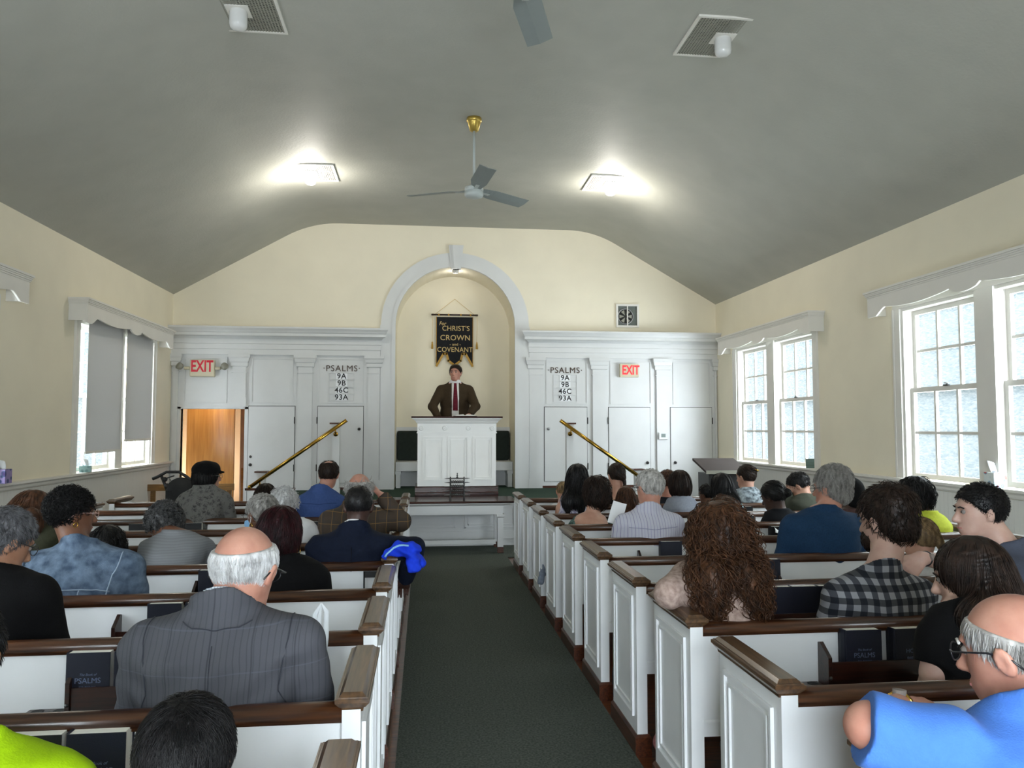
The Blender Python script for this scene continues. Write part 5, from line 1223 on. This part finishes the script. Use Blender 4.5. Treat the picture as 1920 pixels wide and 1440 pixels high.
for s in (-1, 1):
    seam(p['up'], [(N_[0]+s*.09,-.25,N_[2]-.16),(N_[0]+s*.06,-.27,.7),(N_[0]+s*.05,-.27,.6)], .003, dn, p['sh'], p['grow'])
    S = p['limbs']['L' if s < 0 else 'R'][0]; seam(p['up'], [(S[0]-s*.0,-.05,S[2]+.09),(S[0]+s*.01,-.16,S[2]+.0),(S[0],-.2,S[2]-.12)], .003, dn, p['sh'], p['grow'])
hp = p['hp']; MB().tube([tuple(hp(.086,-.012+.010*sin(a),-.050+.011*cos(a))) for a in [2*pi*i/14 for i in range(14)]], .0022, 6, closed=True).build('earring', goldj, p['E'])
p = person('bearded person in an olive jacket with brown hair, head bowed into hand', L_(3), 66, 924, 58, .44, 'ruddy', 'long', 'brown', 'olive', 'jacket', dY=.24, yaw=-72, pitch=-28, hl=.05, beard='brown', yc=955, arms={'L':(at(6,1015,4.62), at(22,974,4.60), (.45,.2,.85), (-.8,-.5,.3), .6)})
p = person('child with long dark curls between the denim jacket and the grey shirt', L_(3), 204, 984, 206, .30, 'brown', 'long', 'black', 'dgrey', hs=.88, dY=.20, hl=.10, male=False, extra=dict(curl=(.006,120)))
p = person('person in a heather grey shirt bent forward, curly dark grey hair', L_(3), 309, 950, 333, .44, 'brown', 'afro', 'saltp', 'greyT', dY=.55, pitch=-45, yaw=8, sleeve='elbow', yc=988, dyN=-.12, ht=.026, hunch=-.05, amp=.004, dp=1.1)
p = person('woman in a black cap and patterned grey shawl near the rollator', L_(6), 390, 866, 384, .44, 'fair', 'bob', 'black', 'shawl', 'shawl', dY=.20, yaw=-52, pitch=0, ht=.008, male=False, glasses=mat('silver_frame', H_('#b0b0b0'), .2, metal=1), grow=.025, dp=1.25, amp=.004, yc=909)
hp, Mx, E_ = p['hp'], p['M'], p['E']
V, F = nets(*grid([ell(hp(0,-.015,.062), (.106,.118,.072), Mx, .02), ell(hp(0,-.03,.02), (.09,.098,.05), Mx, .02), ell(hp(0,.098,.032), (.06,.045,.012), Mx, .02)], .007, 0, lambda x,y,z: .003*np.sin(60*x)*np.sin(50*y)*np.cos(40*z), [(hp(0,0,.005), Mx@np.array([0,-.15,-1.]))]), .007)
cp_ = np_mesh('newsboy_cap', V, F, CL['black'], E_)
p = person('woman with wine-dark bobbed hair and gold hoops in black', L_(2), 527, 947, 534, .44, 'brown', 'bob', 'wine', 'black', 'dress', dY=.20, yaw=-8, pitch=-4, male=False, hs=1.06, amp=.002, dp=1.1, yc=1030)
hp = p['hp']; MB().tube([tuple(hp(.092,-.02+.024*sin(a),-.078+.028*cos(a))) for a in [2*pi*i/18 for i in range(18)]], .0022, 6, closed=True).build('hoop_earring', goldj, p['E'])
p = person('man in a navy suit jacket with close-cropped dark hair', L_(3), 673, 911, 664, .52, 'deep', 'buzz', 'black', 'navy', 'jacket', hs=1.0, dY=.2, yaw=0, pitch=-6, collar='jacket', dp=1.1, amp=.005, extra=dict(collarmat=CL['white']), arms={'R':(at(775,1030,4.67), at(760,1085,4.90))}, yc=973)
N_ = p['N']; seam(p['up'], [(N_[0],-.22,N_[2]-.04),(0,-.25,.7),(0,-.25,.55)], .002, CL['black'], p['sh'], p['grow'])
p = person('man in a brown plaid jacket with thin grey hair, right hand at head', L_(4), 674, 889, 668, .48, 'ruddy', 'bald', 'lite', 'plaidbrown', 'jacket', dY=.2, pitch=-20, collar='jacket', hl=.07, dp=1.12, amp=.004, yc=930, arms={'R':(at(752,978,5.39), at(716,930,5.44), (-.6,.1,.7), (.5,0,.6), .6)}, nstr=900, extra=dict(ss=dict(length=.045, down=.5, lift=.02, jit=.6, r=.0008)))
p = person('man in a blue dress shirt with a small bald spot', L_(6), 617, 863, 602, .42, 'ruddy', 'spot', 'dark', 'blue', 'shirt', dY=.2, pitch=-6, collar='shirt', dp=1.1, yc=905)
N_ = p['N']; S_ = [(N_[0]-.15,-.15,N_[2]-.09),(N_[0],-.2,N_[2]-.095),(N_[0]+.15,-.15,N_[2]-.09)]; seam(p['up'], S_, .002, fabric('blue_seam', H_('#33467a')), p['sh'], p['grow'])
p = person('elderly woman with fluffy white curls and white blouse', L_(4), 533, 918, 549, .40, 'fair', 'afro', 'white', 'white', 'blouse', hs=.9, dY=.2, male=False, pitch=-8, ht=.014, extra=dict(ss=dict(length=.03, lift=.012, r=.0010, curl=.006, cfreq=260)), yc=965)
p = person('person with short grey hair wearing a blue face mask and gold earrings', L_(3), 491, 926, 498, .38, 'brown', 'short', 'grey', 'dgrey', dY=.2, yaw=48, pitch=-6, male=False, hs=.95, glasses=True, yc=990)
hp, Mx = p['hp'], p['M']; mk = fabric('blue_mask_fabric', H_('#7fa9cf'), var=.04)
V, F = nets(*grid([ell(hp(0,.060,-.050), (.062,.066,.054), Mx, .01)], .006, 0, None, [(hp(0,.03,0), Mx@np.array([0,-1.,0])), (hp(0,0,-.018), Mx@np.array([0,.1,1.]))]), .006); mo = np_mesh('face_mask', V, F, mk, p['E'])
for s in (-1, 1): MB().tube([tuple(hp(s*.05,.07,-.03)), tuple(hp(s*.085,.0,.012)), tuple(hp(s*.088,-.015,-.01))], .0018, 5).tube([tuple(hp(s*.05,.06,-.08)), tuple(hp(s*.085,.0,-.045)), tuple(hp(s*.088,-.02,-.01))], .0018, 5).build('ear_loop', CL['white'], mo)
MB().tube([tuple(hp(-.086,-.012+.012*sin(a),-.062+.016*cos(a))) for a in [2*pi*i/14 for i in range(14)]], .0028, 6, closed=True).build('earring', goldj, p['E'])
p = person('small dark-haired head of a child behind the grey-haired person', L_(6), 498, 906, 498, .28, 'fair', 'bob', 'dark', 'dgrey', hs=.85, dY=.2, male=False, ht=.012)
# ---------------- right-hand pews
p = person('woman with very long curly auburn hair in a pale pink blouse', Rr(1), 1347, 943, 1350, .41, 'pale', 'curly', 'auburn', 'pink', 'blouse', dY=.22, pitch=-3, yaw=4, male=False, hl=.20, ldx=.10, amp=.005, dp=1.12, grow=.016, arms={'L':(at(1256,1112,3.03), at(1290,1068,3.21), (.6,.2,.6), (-.5,0,.7), .5)}, yc=1040)
p = person('bald man in a sky blue polo shirt leaning his arm on the near right pew', Rr(-1), 1896, 1112, 1940, .50, 'ruddy', 'bald', 'lite', 'polo', 'polo_shirt', hs=1.05, dY=.30, yaw=32, pitch=-10, hl=.045, ht=.006, glasses=True, collar='polo', sleeve='half', dp=1.18, amp=.0065, grow=.015, yc=1280, dyN=-.06,
    arms={'L':(at(1630,1362,1.58), at(1690,1322,1.80), (.8,.5,-.1), (0,0,1), .3, (-.03,0,.035))})
wr = p['limbs']['L'][2]; el = p['limbs']['L'][1]; dd = (wr-el)/np.linalg.norm(wr-el); c_ = wr-dd*.02
def watch(p, c, d, r=.031, m=goldj, face=None):
    d = Vector(d); u = d.orthogonal().normalized(); v = d.cross(u); c = Vector(c)
    w = MB().tube([tuple(c+(u*cos(a)+v*sin(a))*r) for a in [2*pi*i/18 for i in range(18)]], .005, 6, closed=True).build('wrist_watch', m, p['E'])
    f = face or Vector((0,0,1)); f = (f-d*f.dot(d)).normalized(); g = d.cross(f); MB().add([tuple(c+f*(r+.008)+(d*cos(a)+g*sin(a))*.016) for a in [2*pi*i/16 for i in range(16)]]+[tuple(c+f*(r-.004)+(d*cos(a)+g*sin(a))*.016) for a in [2*pi*i/16 for i in range(16)]], [tuple(range(16))]+[(i,16+i,16+(i+1)%16,(i+1)%16) for i in range(16)]).build('watch_face', eyew, w)
watch(p, c_, dd)
p = person('man in a navy and white checked shirt with wavy dark brown hair', Rr(1), 1658, 917, 1645, .48, 'pale', 'full', 'dark', 'gingham', 'shirt', dY=.19, yaw=22, pitch=-6, collar='shirt', beard='dark', dp=1.02, amp=.003, yc=1044, hs=1.07, extra=dict(ss=dict(length=.032, down=.25, lift=.010, r=.0012, nseg=8, curl=.003, cfreq=60)))
p = person('girl with long straight brown hair in a black top', Rr(0), 1815, 1007, 1822, .40, 'pale', 'long', 'dark', 'black', 'top', dY=.22, yaw=48, pitch=-12, male=False, hl=.30, sleeve='short', amp=.002, yc=1112, ht=.014, hs=1.02, dp=.95, arms={'L':(at(1748,1262,2.31), at(1725,1330,2.52))}, extra=dict(ss=dict(length=.30, down=.85, lift=.006, r=.0010, nseg=14, jit=.08)))
p = person('man in a blue-grey shirt seen in profile, arm stretched to the left', Rr(1), 1834, 906, 1893, .50, 'pale', 'short', 'black', 'bluegrey', 'shirt', dY=.34, yaw=78, pitch=-2, byaw=22, collar='shirt', dp=1.12, sleeve='elbow', ht=.012, yc=1003, dyN=-.04, nstr=3200, extra=dict(ss=dict(length=.009, down=.0, lift=.006, r=.001, nseg=3)),
    arms={'L':(at(1800,1062,3.32), at(1728,1046,3.20), (-.75,-.15,-.55), (-.1,-.7,.6), .55)})
wr = p['limbs']['L'][2]; el = p['limbs']['L'][1]; dd = (wr-el)/np.linalg.norm(wr-el); watch(p, wr-dd*.03, dd, .030, specm, Vector((0,-1,.4)))
p = person('small blonde child with a ponytail between the two men', Rr(2), 1722, 970, 1722, .26, 'fair', 'pony', 'blond', 'white', hs=.86, dY=.2, yaw=25, male=False)
p = person('grey-haired man with glasses in a blue sweater', Rr(3), 1557, 877, 1543, .52, 'ruddy', 'full', 'grey', 'sweater', 'sweater', hs=1.05, dY=.2, yaw=32, pitch=-3, glasses=True, dp=1.18, amp=.003, ht=.011, yc=943, grow=.014, nstr=2600)
p = person('person in a black head covering and brownish top', Rr(4), 1592, 897, 1597, .38, 'deep', 'buzz', 'black', 'rust', 'top', dY=.2, yaw=10, pitch=-3, male=False, ht=.004, yc=950)
hp, Mx = p['hp'], p['M']; V, F = nets(*grid([ell(hp(0,-.014,.028), (.09,.11,.104), Mx, .02), ell(hp(0,-.06,-.05), (.065,.055,.06), Mx, .03)], .007, 0, None, [(hp(0,.06,.045), Mx@np.array([0,.75,-.65]))]), .007); np_mesh('head_scarf', V, F, CL['black'], p['E'])
p = person('woman in glasses with long black hair and a yellow top', Rr(4), 1712, 892, 1736, .40, 'deep', 'bob', 'black', 'yellow', 'top', dY=.2, yaw=58, pitch=-3, male=False, hl=.10, glasses=True, yc=953, extra=dict(curl=(.006,80)))
p = person('grey-haired man with glasses in a striped white shirt', Rr(4), 1217, 880, 1216, .49, 'ruddy', 'short', 'lite', 'stripe', 'shirt', hs=1.06, dY=.2, yaw=24, pitch=-4, glasses=True, collar='shirt', dp=1.15, amp=.004, yc=938)
N_ = p['N']; seam(p['up'], [(N_[0]-.17,-.15,N_[2]-.10),(N_[0],-.22,N_[2]-.11),(N_[0]+.17,-.15,N_[2]-.10)], .002, fabric('lilac_seam', H_('#8f8fae')), p['sh'], p['grow'])
p = person('woman with wavy brown shoulder-length hair in a green open-backed dress', Rr(5), 1118, 891, 1107, .38, 'fair', 'bob', 'dark', 'greendress', 'dress', dY=.2, male=False, yc=955, hs=1.0, ht=.018, collar='open', sleeve='short', neckcut=-1.3, dp=.98, extra=dict(curl=(.006,70)))
p = person('woman with very long black hair in a sleeveless lavender dress', Rr(6), 1083, 869, 1072, .34, 'fair', 'long', 'black', 'lav', 'dress', dY=.2, male=False, yc=922, hs=1.02, hl=.20, sleeve='none', yaw=-15)
p = person('toddler with light brown hair beside the long black hair', Rr(7), 1055, 903, 1053, .24, 'fair', 'buzz', 'blond', 'white', hs=.80, dY=.15, male=False)
p = person('woman with dark braided updo and bare neck in the second row', Rr(7), 1155, 868, 1156, .34, 'fair', 'bun', 'dark', 'black', 'dress', dY=.2, male=False, yc=918, yaw=12, extra=dict(bun=(.02,-.105,-.02)), sleeve='none', collar='open')
hp = p['hp']; MB().tube([tuple(hp(.03,-.10,-.03)), tuple(hp(.035,-.11,-.07)), tuple(hp(.04,-.105,-.11)), tuple(hp(.042,-.10,-.15))], [.024,.02,.016,.009], 8).build('braid', HR['dark'], p['E'])
p = person('child with long brown hair between the green dress and striped shirt', Rr(6), 1173, 911, 1174, .26, 'fair', 'long', 'brown', 'dgrey', hs=.84, dY=.2, male=False, hl=.10)
p = person('woman with a smooth dark bob in a light grey top', Rr(6), 1273, 881, 1277, .36, 'fair', 'bob', 'dark', 'lgrey', 'top', dY=.2, male=False, yc=925, hs=1.04, amp=.001, extra=dict(ss=dict(jit=.05, length=.13, down=.8)))
p = person('man with short brown hair half hidden by the dark bob', Rr(7), 1251, 881, 1251, .38, 'ruddy', 'short', 'brown', 'dgrey', dY=.2, yaw=15, beard='brown')
p = person('woman with very long black hair in a teal top', Rr(6), 1352, 886, 1360, .36, 'brown', 'long', 'black', 'teal', 'top', dY=.2, male=False, hl=.16, yc=925, hs=1.02)
p = person('small brown-skinned child beside the long black hair', Rr(7), 1325, 908, 1325, .24, 'brown', 'short', 'black', 'dgrey', hs=.80, dY=.1, male=False, yaw=35)
p = person('child with tousled brown hair between the grey top and curly hair', Rr(4), 1358, 931, 1360, .30, 'fair', 'messy', 'brown', 'dgrey', hs=.95, dY=.2, male=False, ht=.03)
p = person('woman with clipped-up hair in a dark floral top', Rr(7), 1398, 871, 1402, .36, 'fair', 'bun', 'dark', 'floral', 'top', dY=.2, male=False, yaw=28, yc=910, extra=dict(bun=(.01,-.10,.06)))
hp = p['hp']; MB().tube([tuple(hp(-.02,-.145,.07)), tuple(hp(.02,-.15,.055)), tuple(hp(.05,-.13,.06))], .006, 6).build('hair_clip', goldj, p['E'])
p = person('girl with black hair in a bun wearing a dark grey sweater', Rr(5), 1449, 903, 1463, .36, 'deep', 'bun', 'black', 'dgrey', 'sweater', dY=.25, male=False, yaw=32, pitch=-18, yc=949, ht=.016, extra=dict(bun=(.03,-.12,.0)))
p = person('boy in a grey-green shirt with his head bowed on his hand', Rr(6), 1497, 888, 1508, .36, 'fair', 'short', 'black', 'darkolive', 'shirt', dY=.3, yaw=50, pitch=-34, yc=921, byaw=20, ht=.012, arms={'L':(at(1478,957,6.92), at(1477,925,7.0), (.2,0,1), (-.8,-.3,0), .5)})
# ---------------- the preacher
p = person('man preaching in an olive brown jacket and red tie behind the pulpit', 11.22, 854, 683, 853, .53, 'ruddy', 'short', 'dark', 'tweed', 'jacket', hs=1.03, dY=0, byaw=180, yaw=162, pitch=4, standing=True, ctilt=-.2, cup=.034, dyN=.03, ht=.012, dp=1.0, amp=.003, sleeve='long', beard=None, yc=712,
    arms={'L':(at(892,762,11.02), at(880,778,10.86), (-.35,-.9,-.1), (0,0,1), .2), 'R':(at(811,762,11.05), at(822,783,10.95), (.3,-.9,-.1), (0,0,1), .3)}, back=.0)
N_, E_ = p['N'], p['E']
# open jacket front: the shirt shows between the lapels
fr = [Prim(q_.f, q_.lo, q_.hi, .03) for q_ in p['up'][:1]]
def vcut(x, y, z): # wedge-shaped opening
    t = np.clip((N_[2]+.03-z)/.55, 0, 1); return np.abs(x-N_[0])-(.058-.008*t)+0*y+0*z
Dv, lo = grid(fr, .007, .0165, None, [(N_+np.array([0,.0,.03]), np.array([0,-.35,1.])/1.06), (np.array([0,0,.82]), np.array([0,0,-1.])), (np.array([0,.03,0]), np.array([0,-1.,0]))])
ax = [lo[i]+.007*np.arange(Dv.shape[i]) for i in range(3)]; Dv = np.maximum(Dv, vcut(ax[0][:,None,None], ax[1][None,:,None], ax[2][None,None,:])); V, F = nets(Dv, lo, .007); np_mesh('dress_shirt', V, F, wave_lines('white_striped_shirt', H_('#e3e1dc'), [('X',60,.2,H_('#b8b4aa'),.6)],0,0), E_)
cl = MB()
V, F = nets(*grid([Prim(cone(N_+np.array([0,.012,-.03]), N_+np.array([0,.016,.07]), .108, .066).f, N_-.1, N_+.12, .01, False, [(N_+np.array([0,.02,.045]), np.array([0,-.15,1.])/1.01), (N_+np.array([0,0,.0]), np.array([0,0,-1.]))])], .006), .006); np_mesh('shirt_collar', V, F, CL['white'], E_)
tie = []
for z_, w_ in ((.045,.016),(.03,.022),(.018,.012),(.0,.018),(-.12,.026),(-.26,.034),(-.40,.036)): tie.append((z_, w_))
P = np.array([(N_[0], .2, N_[2]+a) for a, b in tie]); 
for _ in range(8): P[:,1] -= (fval(fr, P, .0185)*.8); 
P[0,1] = max(P[0,1], N_[1]+.085); P[1,1] = max(P[1,1], N_[1]+.09)
vs = []
for (a, w_), q_ in zip(tie, P):
    for s in (-1, 0, 1): vs.append((q_[0]+s*w_, q_[1]+.010-.005*abs(s), q_[2]))
    for s in (-1, 0, 1): vs.append((q_[0]+s*w_, q_[1]-.002, q_[2]))
fs = []
for i in range(len(tie)-1):
    b = i*6; fs += [(b,b+1,b+7,b+6),(b+1,b+2,b+8,b+7),(b+3,b+9,b+10,b+4),(b+4,b+10,b+11,b+5),(b,b+6,b+9,b+3),(b+2,b+5,b+11,b+8)]
MB().add(vs, fs, True).build('necktie', wave_lines('dark_red_striped_tie', H_('#5a1120'), [('Z',45,.2,H_('#7e3a48'),.6)],0,0), E_)
for s in (-1, 1): # lapels
    pts = np.array([(N_[0]+s*.062, .2, N_[2]+.02),(N_[0]+s*.085, .2, N_[2]-.07),(N_[0]+s*.098,.2,N_[2]-.12),(N_[0]+s*.06,.2,N_[2]-.36)])
    for _ in range(8): pts[:,1] -= fval(fr, pts, .02)*.8
    inn = np.array([(N_[0]+s*.052, 0, N_[2]+.02),(N_[0]+s*.052,0,N_[2]-.07),(N_[0]+s*.052,0,N_[2]-.12),(N_[0]+s*.05,0,N_[2]-.36)]); inn[:,1] = pts[:,1]+.006
    vs = [tuple(v) for v in pts]+[tuple(v) for v in inn]+[(v[0],v[1]-.006,v[2]) for v in pts]+[(v[0],v[1]-.012,v[2]) for v in inn]
    fs = [(i,i+1,5+i,4+i) for i in range(3)]+[(8+i,12+i,13+i,9+i) for i in range(3)]+[(i,8+i,9+i,i+1) for i in range(3)]+[(4+i,5+i,13+i,12+i) for i in range(3)]
    MB().add(vs, fs).build('lapel', CL['tweed'], E_)
# ================================================================== loose things on pews and floor
V0 = at(758,1040,4.36)
cm = fabric('royal_blue_nylon', H_('#1c3fd6'), var=.06, sheen=.0, bump=.2); stp = fabric('pale_blue_stripe', H_('#8fc4ef'), var=.02)
jk = empty('blue_jacket', (V0.x, 4.41, 0), label='bright royal blue jacket draped over the pew end by the aisle', cat='jacket')
q = lambda x, y, Y: np.array(at(x, y, Y))-np.array([V0.x, 4.36, 0])
pr = [cone(q(722,1044,4.30), q(745,1030,4.34), .020, .03, .02), cone(q(745,1030,4.34), q(770,1036,4.40), .035, .038, .03), cone(q(770,1036,4.4), q(788,1056,4.42), .038, .032, .03), cone(q(772,1040,4.36), q(776,1066,4.34), .03, .036, .03), cone(q(760,1028,4.36), q(782,1030,4.4), .022,.02,.03)]
def wr_(x, y, z): return .006*np.sin(75*x+40*z+3*np.sin(30*z))+.003*np.sin(110*z-40*x)
V, F = nets(*grid(pr, .006, 0, wr_), .006); jo = np_mesh('jacket_shell', V, F, cm, jk)
seam(pr, [q(720,1050,4.25),q(735,1026,4.25),(q(752,1020,4.25)),q(772,1020,4.3)], .006, stp, jo, 0, 'pale_stripe')
bwm = fabric('white_strap_fabric', H_('#e6eaee'), var=.02)
c = at(602,1178,L_(1)-.03); bw = empty('white_strap', (c.x, c.y, c.z), label='white folded strap hanging against the pew back right of the grey suit', cat='strap')
for i, pts in enumerate(([(0,0,.09),(-.022,-.004,.05),(-.025,-.004,-.03),(-.018,-.002,-.09)],[(0,0,.09),(.02,-.004,.06),(.018,-.004,-.03),(.014,-.002,-.09)],[(0,0,.085),(-.006,-.008,.03),(-.010,-.006,-.09)])):
    mb = MB().tube(pts, [.003,.009,.011,.009][:len(pts)], 8); mb.v = [(x, y*.45-.004, z) for x, y, z in mb.v]; mb.build('strap_loop', bwm, bw)
c = at(1019,1085,Rr(6)-.02); gc = empty('grey_cloth', (c.x, c.y, 0), label='grey cloth hanging out over the aisle side of a right pew', cat='cloth')
q = lambda x, y: np.array([at(x,y,c.y).x-c.x-.02, 0, at(x,y,c.y).z])
V, F = nets(*grid([cone(q(1024,1048), q(1022,1075), .012, .026, .02), cone(q(1022,1075), q(1018,1090), .026, .03, .02)], .006, 0, lambda x,y,z: .003*np.sin(160*x+8*np.sin(20*z))), .006); np_mesh('cloth_fold', V, F, fabric('grey_cotton', H_('#7f8896')), gc)
c = Vector((1.16, 3.62, .012)); bg = empty('floral_bag', (c.x, c.y, .012), .2, 'pink floral cloth bag on the floor between the right pews', 'bag')
V, F = nets(*grid([ell((0,0,.13), (.06,.04,.13), None, .02), ell((0,0,.05), (.075,.05,.052), None, .03)], .007, 0, lambda x,y,z: .004*np.sin(50*x+30*z), [((0,0,.002), np.array([0,0,-1.]))]), .007); bo = np_mesh('bag_body', V, F, mat('pink_floral_print', H_('#b04452'), .8, vs=24, var=.5, col2=H_('#e0a0a0')), bg)
MB().tube([(-.03,0,.22),(-.025,0,.33),(.025,0,.33),(.03,0,.22)], .006, 6).build('bag_handle', M['oak'], bg)
c = Vector((1.12, 4.4, .012)); bg = empty('water_bottle', (c.x, c.y, .012), 0, 'clear bluish water bottle standing on the floor by the right pews', 'bottle')
MB().lathe([(0,0),(.034,0),(.036,.02),(.036,.15),(.03,.175),(.014,.195),(.014,.205)], (0,0,0), 16).build('bottle_body', mat('blue_plastic', H_('#5a7590'), .15), bg); MB().lathe([(.016,.2),(.016,.222),(0,.222)], (0,0,0), 12).build('bottle_cap', paper, bg)
c = at(683,1070,L_(3)-.02); bs_ = empty('dark_gap_strip', (c.x, L_(3)-.02, 0), 0, 'thin black strap hanging down the pew back below the navy suit', 'strap')  # black strip stands in for a dark gap in the pew back
MB().box(-.0045,.0045,-.006,.0,.46,.75).box(-.0,.10,-.006,.0,.715,.75).build('strip_body', M['black'], bs_)
